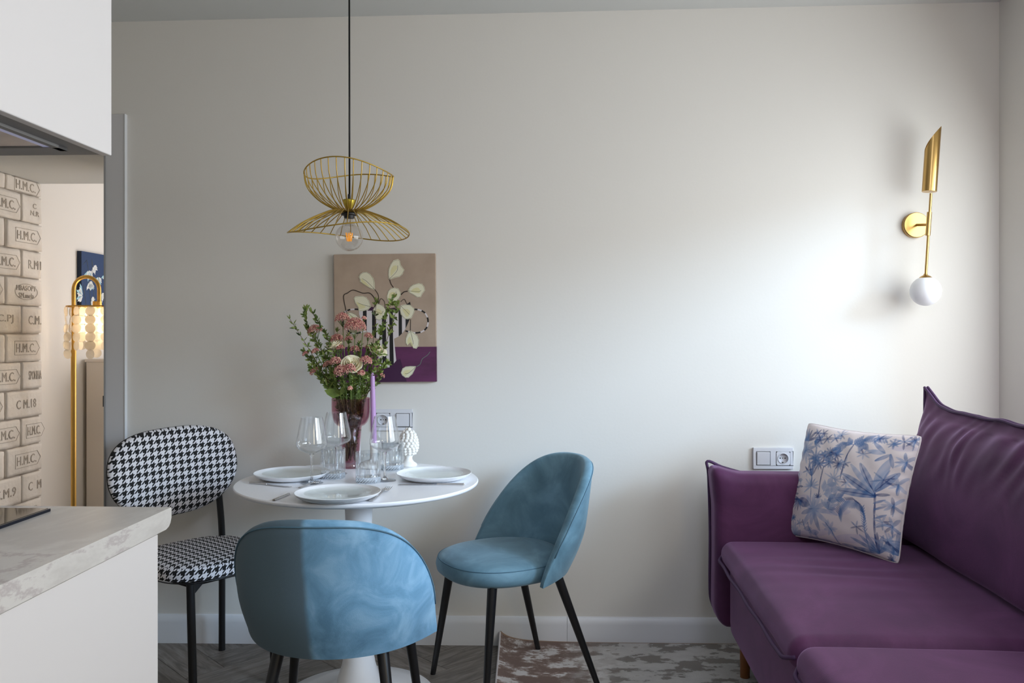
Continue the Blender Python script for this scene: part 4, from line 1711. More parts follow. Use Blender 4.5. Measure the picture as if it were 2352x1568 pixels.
def outlet(px0, px1, py0, py1, switch_left, name, label):
    a = at(px0, (py0 + py1) / 2, D)
    c = at(px1, (py0 + py1) / 2, D)
    z0, z1 = at(px0, py1, D).z, at(px0, py0, D).z
    W_, H_ = c.x - a.x, z1 - z0
    t = thing(name, label, 'outlet', ((a.x + c.x) / 2, D - 0.0005, (z0 + z1) / 2))
    # frame ring: four bars + centre bar
    b = MB()
    iw = 0.056
    g = W_ / 4 + 0.0
    T_ = 0.009
    hh = H_ / 2
    ih = iw / 2
    b.box((0, -T_ / 2, (hh + ih) / 2), (W_, T_, hh - ih))
    b.box((0, -T_ / 2, -(hh + ih) / 2), (W_, T_, hh - ih))
    b.box((-(W_ / 2 + g + ih) / 2, -T_ / 2, 0), (W_ / 2 - g - ih, T_, iw))
    b.box(((W_ / 2 + g + ih) / 2, -T_ / 2, 0), (W_ / 2 - g - ih, T_, iw))
    b.box((0, -T_ / 2, 0), (2 * (g - ih), T_, iw))
    b.build('frame', M['socket'], t, False, 0.0012)
    sx = -g if switch_left else g
    # rocker, tipped
    MB().box((sx, -0.0065, 0.0), (0.050, 0.011, 0.050), 0, 0, R(3)).build('rocker_switch', M['socket'], t, False, 0.0012)
    MB().box((sx, -0.002, 0), (iw, 0.003, iw)).build('switch_back', M['cabgrey'], t)
    # socket square with a round recess
    b = MB()
    n_ = 32
    outer_ = []
    inner_ = []
    for k in range(n_):
        a_ = 2 * PI * (k + 0.5) / n_
        s_ = 0.0265 / max(abs(math.cos(a_)), abs(math.sin(a_)))
        outer_.append((math.cos(a_) * s_, math.sin(a_) * s_))
        inner_.append((math.cos(a_) * 0.0212, math.sin(a_) * 0.0212))
    vs_ = [(-sx + x, -0.0105, z) for x, z in outer_] + [(-sx + x, -0.0105, z) for x, z in inner_] + [(-sx + x, -0.0, z) for x, z in outer_]
    fs_ = [(k, (k + 1) % n_, n_ + (k + 1) % n_, n_ + k) for k in range(n_)] + [(k, 2 * n_ + k, 2 * n_ + (k + 1) % n_, (k + 1) % n_) for k in range(n_)]
    b.add(vs_, fs_)
    b.build('socket_cover', M['socket'], t)
    socket(t, -sx, 0)
    return t


outlet(1729, 1820, 1027, 1076, True, 'wall_outlet', 'white double switch and socket plate above the sofa arm')
outlet(858, 948, 939, 988, False, 'wall_outlet', 'white double socket and switch plate behind the wine glasses')

# ------------------------------------------------------------------ sconce
YS = D - 0.11
sS = YS / F
sc = at(2100, 518, D)
sconce = thing('wall_sconce', 'brass wall sconce with white globe above the sofa', 'wall lamp', (sc.x, D, sc.z))
b = MB().lathe([(0.001, 0), (0.0495, 0), (0.0495, 0.018), (0.047, 0.021), (0.001, 0.021)], 48)
b.v = [(x, -z, y) for x, y, z in b.v]
b.build('backplate', M['brass'], sconce, 35)


def sp_(px, py, dy=0.0):
    p = at(px, py, YS)
    return Vector((p.x - sc.x, YS + dy - D, p.z - sc.z))


jt = sp_(2133, 516)
MB().tube([(0, -0.018, 0), jt], 0.005, 12).build('arm', M['brass'], sconce, 40)
MB().tube([sp_(2138.5, 444), sp_(2126, 638)], 0.0052, 14).build('rod', M['brass'], sconce, 40)
MB().tube([sp_(2135, 487), sp_(2131, 541)], 0.0088, 16).build('sleeve', M['brass'], sconce, 40)
# slanted tube
ax0, ax1 = sp_(2134.5, 440), sp_(2145, 290)
axd = (ax1 - ax0).normalized()
ux_ = Vector((1, 0, 0)) - axd * axd.x
ux_.normalize()
uy_ = axd.cross(ux_)
Lf = (ax1 - ax0).length
rc = 0.0262
b = MB()
n_ = 48
vo = []
for k in range(n_):
    a = 2 * PI * k / n_
    d_ = ux_ * math.cos(a) + uy_ * math.sin(a)
    # slanted mouth: low on the left/front, peak right
    cut = 0.5 + 0.5 * math.cos(a + 0.25)
    topl = Lf * (0.60 + 0.40 * cut ** 0.62)
    for (rr, t_) in ((rc, 0.0), (rc, topl), (rc - 0.0016, topl), (rc - 0.0016, 0.004)):
        vo.append(ax0 + d_ * rr + axd * t_)
fs_ = []
for k in range(n_):
    k2 = (k + 1) % n_
    for q in range(3):
        fs_.append((k * 4 + q, k2 * 4 + q, k2 * 4 + q + 1, k * 4 + q + 1))
fs_.append(tuple(k * 4 + 3 for k in range(n_)))
fs_.append(tuple(k * 4 for k in range(n_)))
b.add(vo, fs_)
b.build('slanted_tube', M['brass'], sconce, 40)
gl = sp_(2126, 668.5)
b = MB().lathe([(0.022, -0.002), (0.024, 0.002), (0.018, 0.008), (0.008, 0.013), (0.006, 0.018), (0.001, 0.018)], 24, (gl.x, gl.y, gl.z + 0.048))
b.build('globe_cap', M['brass'], sconce, 40)
prf = [(0.0555 * math.sin(PI * k / 24) + 1e-5, -0.0555 * math.cos(PI * k / 24)) for k in range(25)]
MB().lathe(prf, 48, gl).build('globe', M['opal'], sconce, True)

# ------------------------------------------------------------------ canvas painting
pp0 = at(771.5, 587, D)
pp1 = at(1004, 581, D)
pb = at(900, 877, D)
PWc = pp1.x - pp0.x
PHc = (pp0.z + pp1.z) / 2 - pb.z
pt = thing('tulip_painting', 'canvas painting of cream tulips in a striped vase, hung behind the bouquet', 'picture', ((pp0.x + pp1.x) / 2, D, pb.z))
pt.rotation_euler = (0, R(-0.5), 0)
MB().box((0, -0.011, PHc / 2), (PWc, 0.020, PHc)).build('canvas', PAINT['taupe'], pt, False, 0.002)


def cv_(x, y, lay=0):
    u = (x - 57) / 1133 - 0.5
    zt_ = 78 - 28 * (x - 57) / 1133
    v = (y - zt_) / (1500 - zt_)
    return Vector((u * PWc, -0.0212 - 0.00018 * lay, PHc * (1 - v)))


def polyp(b, pts, mi, lay):
    b.add([cv_(x, y, lay) for x, y in pts], [tuple(range(len(pts)))], mi)


def ribbon(b, pts, w, mi, lay, cols=None):
    P = spline([(x, y, 0) for x, y in pts], 6)
    vs_ = []
    for i, p in enumerate(P):
        t_ = (P[min(i + 1, len(P) - 1)] - P[max(i - 1, 0)]).normalized()
        nx_, ny_ = -t_.y, t_.x
        vs_.append(cv_(p.x + nx_ * w / 2, p.y + ny_ * w / 2, lay))
        vs_.append(cv_(p.x - nx_ * w / 2, p.y - ny_ * w / 2, lay))
    for i in range(len(P) - 1):
        m_ = mi if cols is None else cols[(i // 4) % len(cols)]
        b.add(vs_[2 * i:2 * i + 4], [(0, 1, 3, 2)], m_)


PM_ = [PAINT[k] for k in ('plum', 'plumdark', 'cream', 'yellow', 'line', 'pblack', 'pwhite', 'stem', 'sage')]
b = MB()
polyp(b, [(59, 1105), (1188, 1103), (1188, 1496), (59, 1498)], 0, 1)
b.add([Vector((PWc / 2 + 0.0004, -0.0215, 0.001)), Vector((PWc / 2 + 0.0004, -0.002, 0.001)), Vector((PWc / 2 + 0.0004, -0.002, PHc * 0.275)), Vector((PWc / 2 + 0.0004, -0.0215, PHc * 0.275))], [(0, 1, 2, 3)], 0)
polyp(b, [(520, 1496), (600, 1338), (745, 1255), (790, 1240), (860, 1496)], 1, 2)
b.build('painted_ground', PM_, pt, fixn=False)
b = MB()
strips = [(335, 378, 6), (378, 420, 5), (420, 480, 6), (480, 525, 5), (525, 590, 6), (590, 635, 5), (635, 672, 6), (672, 712, 5), (712, 775, 6), (775, 812, 5), (812, 852, 6), (852, 900, 5)]
ybv = [(335, 735), (378, 870), (420, 930), (480, 985), (525, 1008), (590, 1022), (712, 1018), (775, 988), (812, 955), (852, 900), (900, 790)]


def yb_(x):
    for (xa, ya_), (xb, yb__) in zip(ybv[:-1], ybv[1:]):
        if xa <= x <= xb:
            return ya_ + (yb__ - ya_) * (x - xa) / (xb - xa)
    return 735


for xa, xb, mi in strips:
    polyp(b, [(xa, 695), (xb, 693), (xb, yb_(xb)), (xa, yb_(xa))], mi, 3)
polyp(b, [(590, 1015), (635, 1015), (635, 1335), (592, 1330)], 5, 4)
polyp(b, [(635, 1015), (672, 1015), (672, 1333), (635, 1336)], 6, 4)
polyp(b, [(672, 1015), (712, 1015), (718, 1290), (672, 1333)], 5, 4)
polyp(b, [(712, 1005), (722, 1010), (745, 1258), (718, 1290)], 6, 4)
polyp(b, [(555, 1022), (592, 1018), (592, 1330), (545, 1300)], 6, 4)
polyp(b, [(865, 628), (905, 598), (912, 640), (870, 700), (800, 700)], 5, 4)
polyp(b, [(430, 690), (480, 655), (560, 690), (760, 660), (800, 700), (430, 700)], 1, 4)
ribbon(b, [(945, 682), (1010, 690), (1070, 725), (1102, 800), (1090, 880), (1040, 930), (960, 947), (850, 925)], 17, 5, 3, [5, 6])
ribbon(b, [(335, 686), (260, 686), (205, 700), (165, 730), (150, 800), (180, 890), (250, 950), (320, 950), (415, 925)], 17, 5, 3, [5, 6])
tag(b.build('painted_vase', PM_, pt, fixn=False), 'black and white striped vase')
b = MB()
for (w_, pts_) in ((9, [(195, 715), (165, 545), (210, 505), (275, 472), (380, 505), (450, 502), (495, 540), (520, 600), (500, 690)]), (7, [(515, 465), (550, 520), (555, 600), (530, 690)]),
                   (8, [(680, 350), (695, 400), (722, 440)]), (11, [(878, 480), (835, 490), (805, 520)]), (6, [(560, 620), (580, 565), (620, 600), (630, 690)]),
                   (6, [(800, 600), (840, 570), (870, 625)]), (7, [(908, 795), (905, 920)])):
    ribbon(b, pts_, w_, 7, 5)
ribbon(b, [(972, 1325), (1010, 1300), (1035, 1240), (1090, 1200), (1122, 1160)], 7, 8, 5)
b.build('painted_stems', PM_, pt, fixn=False)
TUL = [
    [(670, 350), (664, 300), (668, 235), (690, 180), (725, 135), (775, 120), (797, 140), (805, 185), (845, 240), (825, 290), (790, 320), (740, 330), (700, 345)],
    [(515, 465), (480, 460), (440, 440), (400, 415), (365, 390), (345, 375), (350, 360), (335, 325), (350, 295), (385, 272), (425, 268), (465, 290), (500, 335), (515, 390)],
    [(880, 475), (905, 430), (940, 405), (1000, 388), (1040, 395), (1065, 430), (1072, 470), (1045, 505), (1025, 545), (985, 548), (940, 520), (900, 500)],
    [(650, 580), (645, 540), (660, 480), (690, 450), (730, 440), (775, 450), (800, 490), (803, 530), (780, 570), (740, 600), (690, 600)],
    [(470, 655), (440, 690), (380, 705), (330, 705), (325, 665), (290, 610), (276, 560), (300, 540), (380, 535), (420, 550), (450, 590)],
    [(795, 640), (850, 628), (905, 632), (950, 670), (955, 710), (920, 780), (880, 795), (840, 790), (800, 740), (790, 690)],
    [(905, 920), (870, 960), (850, 1010), (850, 1060), (870, 1090), (905, 1060), (935, 1120), (970, 1125), (995, 1095), (1000, 1030), (985, 980), (945, 945)],
    [(968, 1322), (900, 1320), (850, 1325), (815, 1345), (795, 1395), (810, 1425), (845, 1450), (880, 1450), (925, 1410), (945, 1370)],
    [(205, 720), (250, 722), (300, 745), (345, 790), (340, 830), (270, 820), (225, 780)],
    [(490, 690), (540, 620), (600, 640), (640, 690), (620, 760), (570, 810), (520, 790)],
]
for T_ in TUL:
    b = MB()
    cxm = sum(p[0] for p in T_) / len(T_)
    cym = sum(p[1] for p in T_) / len(T_)
    polyp(b, T_, 2, 6)
    sub_ = [(cxm + (x - cxm) * 0.55 - 12, cym + (y - cym) * 0.55 + 14) for x, y in T_[: len(T_) // 2 + 2]]
    polyp(b, sub_, 3, 7)
    inn = [(cxm + (x - cxm) * 0.91, cym + (y - cym) * 0.91) for x, y in T_]
    ribbon(b, inn + [inn[0]], 2.2, 4, 8)
    ribbon(b, [T_[0], (cxm + 12, cym + 16), ((T_[len(T_) // 2][0] + cxm) / 2, (T_[len(T_) // 2][1] + cym) / 2)], 3.2, 4, 8)
    b.build('painted_tulip', PM_, pt, fixn=False)

# ------------------------------------------------------------------ pendant lamp
YPn = 2.72
cpn = at(802, 483, YPn)
pend = thing('pendant_lamp', 'brass wire pendant lamp with clear bulb above the round table', 'pendant lamp', (cpn.x, YPn, 0))
sP = YPn / F
zp = lambda py: EYE.z + (770 - py) * sP
zN = zp(485)
zceil = zc(cpn.x)
b = MB().tube([(0.0012, 0, zp(448)), (0.001, 0, 2.0), (0, 0, zceil - 0.02)], 0.0031, 10).build('cord', M['plastic_black'], pend, True)
MB().lathe([(0.001, -0.025), (0.045, -0.025), (0.05, -0.018), (0.05, 0.0), (0.001, 0)], 32, (0, 0, zceil)).build('ceiling_canopy', M['brass'], pend, 35)
MB().lathe([(0.001, zp(456)), (0.0052, zp(456)), (0.0045, zp(446)), (0.0034, zp(444)), (0.001, zp(444))], 14).build('cord_grip', M['plastic_black'], pend, 35)
MB().lathe([(0.001, zp(483)), (0.008, zp(483)), (0.0145, zp(470)), (0.0205, zp(461)), (0.0205, zp(458.5)), (0.019, zp(457)), (0.001, zp(457))], 32).build('socket_cup', M['brass_cup'], pend, 35)
MB().lathe([(0.001, zp(500)), (0.0165, zp(500)), (0.0175, zp(494)), (0.0265, zp(493)), (0.0265, zp(489.5)), (0.018, zp(488)), (0.017, zp(484)), (0.001, zp(484))], 32).build('lamp_holder', M['plastic_black'], pend, 35)
# bulb
zb0 = zp(544)
bp = []
for k in range(26):
    a = PI * k / 30
    bp.append((0.0455 * math.sin(a) + 1e-5, zb0 - 0.0455 * math.cos(a)))
bp += [(0.0165, zb0 + 0.047), (0.0140, zb0 + 0.056), (0.0135, zb0 + 0.062)]
inn = [(max(r_ - 0.0009, 1e-5), z_) for r_, z_ in bp]
inn[0] = (1e-5, bp[0][1] + 0.0009)
inn = [(r_, z_ + 0.0009 * (1 - k / 20) if k < 20 else z_) for k, (r_, z_) in enumerate(inn)]
b = MB().lathe(bp + inn[::-1], 40)
bl_ = b.build('bulb', M['bulb'], pend, True)
fb = MB()
for k in range(4):
    a = 2 * PI * k / 4 + 0.5
    fb.tube([(0.006 * math.cos(a), 0.006 * math.sin(a), zb0 - 0.013), (0.0105 * math.cos(a), 0.0105 * math.sin(a), zb0 + 0.015)], 0.0019, 8)
fb.build('filament', M['filament'], bl_, True)
fb = MB().tube([(0, 0, zb0 + 0.018), (0, 0, zb0 + 0.05)], 0.0035, 8)
for k in range(4):
    a = 2 * PI * k / 4 + 0.5
    fb.tube([(0, 0, zb0 + 0.02), (0.0105 * math.cos(a), 0.0105 * math.sin(a), zb0 + 0.015)], 0.0006, 5)
fb.build('filament_support', M['glass'], bl_, True)


# frames
def up_h(a):   # a = azimuth ; near = -90deg
    return zp(391) + 0.0165 * math.cos(2 * (a + PI / 2)) + 0.004 * math.sin(2 * a)


def dn_h(a):
    return zp(529) - 0.004 + 0.0135 * math.cos(2 * (a - R(-45))) + 0.002 * math.sin(a)


def rib_up(a):
    zt_ = up_h(a)
    drop = [(0.145, 0.0), (0.1405, 0.035), (0.128, 0.063), (0.096, 0.098), (0.055, 0.125), (0.022, zt_ - zN)]
    k = (zt_ - zN) / 0.137
    return spline([(r_ * math.cos(a), r_ * math.sin(a), zt_ - (d_ * k if i < 5 else d_)) for i, (r_, d_) in enumerate(drop)], 5)


def rib_dn(a):
    ze = dn_h(a)
    dz = zN - 0.002 - ze
    pr_ = [(0.022, 0.0), (0.055, 0.0), (0.095, 0.14), (0.150, 0.52), (0.197, 1.0)]
    return spline([(r_ * math.cos(a), r_ * math.sin(a), zN - 0.002 + (0.004 if i == 1 else 0) - dz * f_) for i, (r_, f_) in enumerate(pr_)], 5)


NR = 34
for k in range(NR):
    a = 2 * PI * (k + 0.15) / NR
    MB().tube(rib_up(a), 0.0016, 6).build('wire', M['brass_wire'], pend, True)
for k in range(NR):
    a = 2 * PI * (k + 0.5) / NR
    MB().tube(rib_dn(a), 0.0016, 6).build('wire', M['brass_wire'], pend, True)
MB().tube([(0.145 * math.cos(a), 0.145 * math.sin(a), up_h(a)) for a in [2 * PI * k / 96 for k in range(96)]], 0.0021, 8, closed=True).build('upper_rim', M['brass_wire'], pend, True)
MB().tube([(0.197 * math.cos(a), 0.197 * math.sin(a), dn_h(a)) for a in [2 * PI * k / 96 for k in range(96)]], 0.0021, 8, closed=True).build('lower_rim', M['brass_wire'], pend, True)
MB().tube([(0.022 * math.cos(a), 0.022 * math.sin(a), zN - 0.001) for a in [2 * PI * k / 32 for k in range(32)]], 0.002, 8, closed=True).build('neck_ring', M['brass_wire'], pend, True)

# ------------------------------------------------------------------ tableware


def dinner_plate(px, py, label, glass_label):
    p = on(px, py, TZ + 0.021)
    t = MB().lathe([(0.001, 0.0), (0.080, 0.0), (0.105, 0.006), (0.120, 0.014), (0.1265, 0.0215), (0.1255, 0.0225), (0.118, 0.0165), (0.104, 0.0095), (0.088, 0.006), (0.001, 0.0055)], 96)
    o = t.build('dinner_plate', M['porcelain'], None, 50)
    o.location = (p.x, p.y, TZ)
    tag(o, label, 'plate', 'white dinner plates')
    g = MB().lathe([(0.001, 0.0), (0.055, 0.0), (0.080, 0.005), (0.0985, 0.0115), (0.0985, 0.0140), (0.080, 0.0085), (0.055, 0.0032), (0.001, 0.0032)], 96)
    o2 = g.build('glass_plate', M['plateglass'], None, 50)
    o2.location = (p.x, p.y, TZ + 0.0062)
    tag(o2, glass_label, 'plate', 'clear glass plates')


dinner_plate(671, 1084, 'white dinner plate at the houndstooth chair side of the table', 'clear glass plate lying on the white plate beside the houndstooth chair')
dinner_plate(997, 1085, 'white dinner plate at the table edge nearest the wall-side blue chair', 'clear glass plate lying on the white plate nearest the wall-side blue chair')
dinner_plate(776, 1129, 'white dinner plate above the blue chair seen from behind', 'clear glass plate lying on the white plate above the blue chair seen from behind')

wg = None
for (px, py, lab) in ((716, 1109, 'tall clear wine glass standing by the left knife, nearest the houndstooth chair'),
                      (773, 1088, 'tall clear wine glass in front of the purple vase, behind a tumbler'),
                      (884, 1103, 'tall clear wine glass in front of the lilac candle and socket')):
    p = on(px, py, TZ)
    if wg is None:
        wg = thing('wine_glass', lab, 'wine glass', group='wine glasses')
        outp = [(0.0005, 0.0945), (0.008, 0.0955), (0.022, 0.1005), (0.040, 0.110), (0.0475, 0.117), (0.0508, 0.126), (0.0505, 0.134), (0.047, 0.153), (0.042, 0.180), (0.0345, 0.216)]
        inp = [(0.0337, 0.216), (0.0412, 0.180), (0.0461, 0.153), (0.0496, 0.134), (0.0499, 0.127), (0.0466, 0.1182), (0.039, 0.1115), (0.021, 0.1022), (0.008, 0.0975), (0.0005, 0.097)]
        MB().lathe(outp + inp, 64).build('bowl', M['glass'], wg, 70)
        MB().lathe([(0.0005, 0.0035), (0.012, 0.004), (0.0045, 0.012), (0.0036, 0.03), (0.0034, 0.06), (0.0042, 0.085), (0.0075, 0.0944), (0.0005, 0.0944)], 24).build('stem', M['stemglass'], wg, 70)
        MB().lathe([(0.0005, 0), (0.037, 0), (0.0375, 0.001), (0.036, 0.0018), (0.02, 0.0026), (0.0115, 0.0038), (0.0005, 0.0033)], 48).build('foot', M['footglass'], wg, 70)
        g_ = wg
    else:
        g_ = copy_tree(wg)
        g_['label'] = lab
    g_.location = (p.x, p.y, TZ)

tb = None
for (px, py, lab) in ((765, 1101, 'ribbed cut-glass tumbler between the two left wine glasses'),
                      (846, 1111, 'ribbed cut-glass tumbler nearest the front plate, under the candle'),
                      (901, 1082, 'ribbed cut-glass tumbler beside the white ceramic pine cone')):
    p = on(px, py - 4, TZ)
    if tb is None:
        tb = thing('tumbler', lab, 'glass', group='cut-glass tumblers')
        ro = 0.0415
        ri = ro - 0.0024
        wall_o = [(ro - 0.0006, 0.0205), (ro, 0.0225), (ro, 0.026), (ro, 0.034), (ro, 0.050), (ro, 0.066), (ro, 0.080), (ro, 0.084), (ro, 0.1000), (ro - 0.0010, 0.1010)]
        wall_i = [(ri, 0.1010), (ri - 0.0003, 0.085), (ri - 0.0008, 0.05), (ri - 0.0014, 0.026), (ri - 0.0014, 0.0205)]
        allp = wall_o + wall_i

        def md(i, a):
            if i < len(wall_o) and 0.025 <= allp[i][1] <= 0.081:
                return -0.034 * abs(math.sin(a * 13))
            return 0

        MB().lathe(allp, 156, mod=md, closed=True).build('tumbler_wall', M['tumbler'], tb, 26)
        bp_ = [(0.0005, 0.0), (ro - 0.003, 0.0), (ro - 0.0004, 0.003), (ro - 0.0004, 0.0075), (ro - 0.0004, 0.012), (ro - 0.0004, 0.0165), (ro - 0.001, 0.0203), (0.0005, 0.0203)]

        def md2(i, a):
            return -0.03 * (0.5 + 0.5 * math.sin(a * 26 + i * PI)) if 2 <= i <= 5 else 0

        MB().lathe(bp_, 104, mod=md2).build('tumbler_base', M['baseglass'], tb, False)
        g_ = tb
    else:
        g_ = copy_tree(tb)
        g_['label'] = lab
    g_.location = (p.x, p.y, TZ)
    g_.rotation_euler = (0, 0, random.random())


def knife(p0, p1, L, label, grp='knives on the table', full=True):
    a, b_ = on(*p0, TZ), on(*p1, TZ)
    d = (b_ - a)
    t = thing('table_knife', label, 'knife', a, math.atan2(d.y, d.x), grp)
    lh = L * 0.42 if full else L
    MB().prism([(0, -0.0045), (0.004, -0.0055), (lh, -0.0035), (lh, 0.0035), (0.004, 0.0055), (0, 0.0045)], lambda x, y, z: Vector((x, y, z)), 0.0004, 0.006).build('handle', M['cutlery'], t, False, 0.001)
    if full:
        MB().prism([(lh, -0.0035), (lh + 0.01, -0.007), (L * 0.85, -0.0085), (L * 0.97, -0.004), (L, 0.003), (lh + 0.01, 0.0035), (lh, 0.0035)], lambda x, y, z: Vector((x, y, z)), 0.001, 0.0026).build('blade', M['cutlery'], t, False, 0.0004)
    return t


def fork(p0, p1, L, label, grp='forks on the table'):
    """p0 handle end, p1 tine side"""
    a, b_ = on(*p0, TZ), on(*p1, TZ)
    d = (b_ - a)
    t = thing('table_fork', label, 'fork', a, math.atan2(d.y, d.x), grp)
    pts = [(0, 0, .003), (L * 0.3, 0, .004), (L * 0.62, 0, .006), (L * 0.70, 0, 0.005)]
    b = MB()
    w = [0.0055, 0.0045, 0.003, 0.004]
    vs_ = []
    for (x, y, z), ww in zip(pts, w):
        vs_ += [(x, -ww, z - 0.002), (x, ww, z - 0.002), (x, ww, z + 0.002), (x, -ww, z + 0.002)]
    fs_ = [(4 * i + q, 4 * i + (q + 1) % 4, 4 * i + 4 + (q + 1) % 4, 4 * i + 4 + q) for i in range(3) for q in range(4)] + [(0, 1, 2, 3), (12, 13, 14, 15)]
    b.add(vs_, fs_)
    b.build('handle', M['cutlery'], t, False, 0.0008)
    b = MB()
    hd_ = [(L * 0.69, 0.004, 0.005), (L * 0.73, 0.0095, 0.0035), (L * 0.80, 0.0115, 0.0025)]
    vs_ = []
    for (x, ww, z) in hd_:
        vs_ += [(x, -ww, z), (x, ww, z), (x, ww, z + 0.0016), (x, -ww, z + 0.0016)]
    fs_ = [(4 * i + q, 4 * i + (q + 1) % 4, 4 * i + 4 + (q + 1) % 4, 4 * i + 4 + q) for i in range(2) for q in range(4)] + [(0, 1, 2, 3), (8, 9, 10, 11)]
    b.add(vs_, fs_)
    b.build('head', M['cutlery'], t, False, 0.0004)
    for q in range(4):
        y = -0.0092 + q * 0.00613
        MB().tube([(L * 0.795, y, 0.0033), (L * 0.9, y, 0.004), (L, y, 0.0072)], [0.0016, 0.0014, 0.0007], 6).build('tine', M['cutlery'], t, True)
    return t


knife((574, 1110), (690, 1121), 0.17, 'steel knife in front of the plate beside the houndstooth chair')
knife((1067, 1113), (905, 1114), 0.215, 'steel knife in front of the plate nearest the wall-side blue chair')
knife((629, 1151), (684, 1128), 0.10, 'steel cutlery handle pointing under the rim of the front plate', full=False)
knife((934, 1069), (950, 1076), 0.03, 'short steel cutlery end peeking out behind the plate by the pine cone', full=False)
fork((688, 1122), (731, 1108), 0.115, 'steel fork with tines by the foot of the left wine glass')
fork((852, 1152), (899, 1118), 0.21, 'steel fork lying at the edge of the front plate')

# vase
pv = on(806, 1074, TZ)
vase = thing('glass_vase', 'plum-coloured glass vase holding the bouquet', 'vase', (pv.x, pv.y, TZ))
sV = pv.y / F
vh = (1074 - 913) * sV
o1 = [(0.0005, 0.0), (0.029, 0.0), (0.030, 0.004), (0.028, 0.010), (0.0265, 0.02), (0.033, 0.07), (0.037, 0.13), (0.0385, 0.148), (0.0405, 0.1535), (0.050, 0.157), (0.060, 0.168), (0.0668, 0.186), (0.0692, 0.205), (0.0697, 0.225), (0.0697, vh)]
i1 = [(0.0675, vh), (0.0675, 0.225), (0.0668, 0.206), (0.0645, 0.188), (0.0575, 0.171), (0.0485, 0.1605), (0.0385, 0.1575), (0.0360, 0.147), (0.034, 0.12), (0.030, 0.07), (0.0235, 0.022), (0.0005, 0.018)]
MB().lathe(o1 + i1, 72).build('vase_body', M['plum'], vase, 60)
# slim upright panel behind vase
pw = at(807, 1000, 3.145)
tag(MB().box((0, 0, 0.062), (0.078, 0.012, 0.124)).build('card_stand', M['porcelain'], None, False, 0.003), 'slim white upright stand behind the plum vase', 'stand')
bpy.data.objects['card_stand'].location = (pw.x, 3.125, TZ)

# candle + holder
pc = on(859, 1074, TZ)
cand = thing('candle_holder', 'small white candle holder with rounded foot behind the tumbler', 'candle holder', (pc.x, pc.y, TZ))
sc_ = pc.y / F
MB().lathe([(0.0005, 0), (0.040, 0.0), (0.052, 0.006), (0.054, 0.012), (0.050, 0.019), (0.034, 0.026), (0.016, 0.030), (0.0135, 0.036), (0.0005, 0.036)], 48).build('foot', M['ceramic'], cand, 60)
MB().lathe([(0.0005, 0.0361), (0.0135, 0.0361), (0.0142, 0.090), (0.0118, 0.092), (0.0115, 0.078), (0.0005, 0.078)], 32).build('candle_cup', M['ceramic'], cand, 40)
c0 = Vector((0, 0, 0.0785))
ctop = at(855, 852, pc.y) - Vector((pc.x, pc.y, TZ))
ax = ctop - c0
pts_ = [c0 + ax * t_ for t_ in (0, 0.5, 0.93, 0.975, 1.0)]
cn = MB().tube(pts_, [0.0108, 0.0098, 0.0085, 0.0055, 0.0018], 24).build('taper_candle', M['candle'], None, 50)
cn.location = (pc.x, pc.y, TZ)
tag(cn, 'tall lilac taper candle in the white holder beside the vase', 'candle')

# ceramic pine cone
pn = on(938, 1070, TZ)
cone = thing('ceramic_pine_cone', 'white ceramic pine cone ornament on a small foot at the back of the table', 'ornament', (pn.x, pn.y, TZ))
MB().lathe([(0.0005, 0), (0.030, 0), (0.033, 0.005), (0.031, 0.010), (0.020, 0.017), (0.0145, 0.026), (0.0145, 0.034), (0.020, 0.043), (0.0005, 0.043)], 40).build('foot', M['ceramic'], cone, 60)
b = MB()
cb = [(0.018, 0.042), (0.028, 0.050), (0.0335, 0.065), (0.0345, 0.080), (0.031, 0.100), (0.024, 0.118), (0.014, 0.131), (0.004, 0.137), (0.0005, 0.1375)]
b.lathe(cb, 40)


def rad_at(z):
    for (r0, z0), (r1, z1) in zip(cb[:-1], cb[1:]):
        if z0 <= z <= z1:
            return r0 + (r1 - r0) * (z - z0) / (z1 - z0)
    return 0.002


b.build('core', M['ceramic'], cone, True)
zrow = 0.047
row = 0
import bmesh as _bm
sphere = _bm.new()
_bm.ops.create_icosphere(sphere, subdivisions=2, radius=1.0)
sme = bpy.data.meshes.new('scale')
sphere.to_mesh(sme)
sme.materials.append(M['ceramic'])
sme.polygons.foreach_set('use_smooth', [True] * len(sme.polygons))
while zrow < 0.136:
    rr = rad_at(zrow)
    ncc = max(3, int(2 * PI * rr / 0.0150))
    for k in range(ncc):
        a = 2 * PI * (k + 0.5 * (row % 2)) / ncc
        o = bpy.data.objects.new('scale', sme)
        COL.objects.link(o)
        o.parent = cone
        o.location = (rr * 1.02 * math.cos(a), rr * 1.02 * math.sin(a), zrow + 0.002)
        o.scale = (0.0050, 0.0066, 0.0072)
        o.rotation_euler = (0, R(-28), a)
    zrow += 0.0098
    row += 1

# ------------------------------------------------------------------ bouquet
VX, VY = pv.x, pv.y
VM = Vector((VX, VY, TZ + vh - 0.02))
MX = Vector((VX, VY, TZ + 0.12))


def leaf_quad(b, p, d, L, W_, mi):
    d = d.normalized()
    s = d.cross(Vector((random.uniform(-1, 1), -1.2, random.uniform(-1, 1)))).normalized()
    nn_ = s.cross(d).normalized()
    pts_ = [p, p + d * L * 0.35 + s * W_ / 2 - nn_ * L * 0.04, p + d * L * 0.75 + s * W_ * 0.33 - nn_ * L * .08, p + d * L - nn_ * L * .16, p + d * L * 0.75 - s * W_ * 0.33 - nn_ * L * .08, p + d * L * 0.35 - s * W_ / 2 - nn_ * L * 0.04,
            p + d * L * 0.4 - nn_ * L * 0.09]
    b.add(pts_, [(0, 1, 6), (1, 2, 6), (2, 3, 6), (3, 4, 6), (4, 5, 6), (5, 0, 6)], mi)


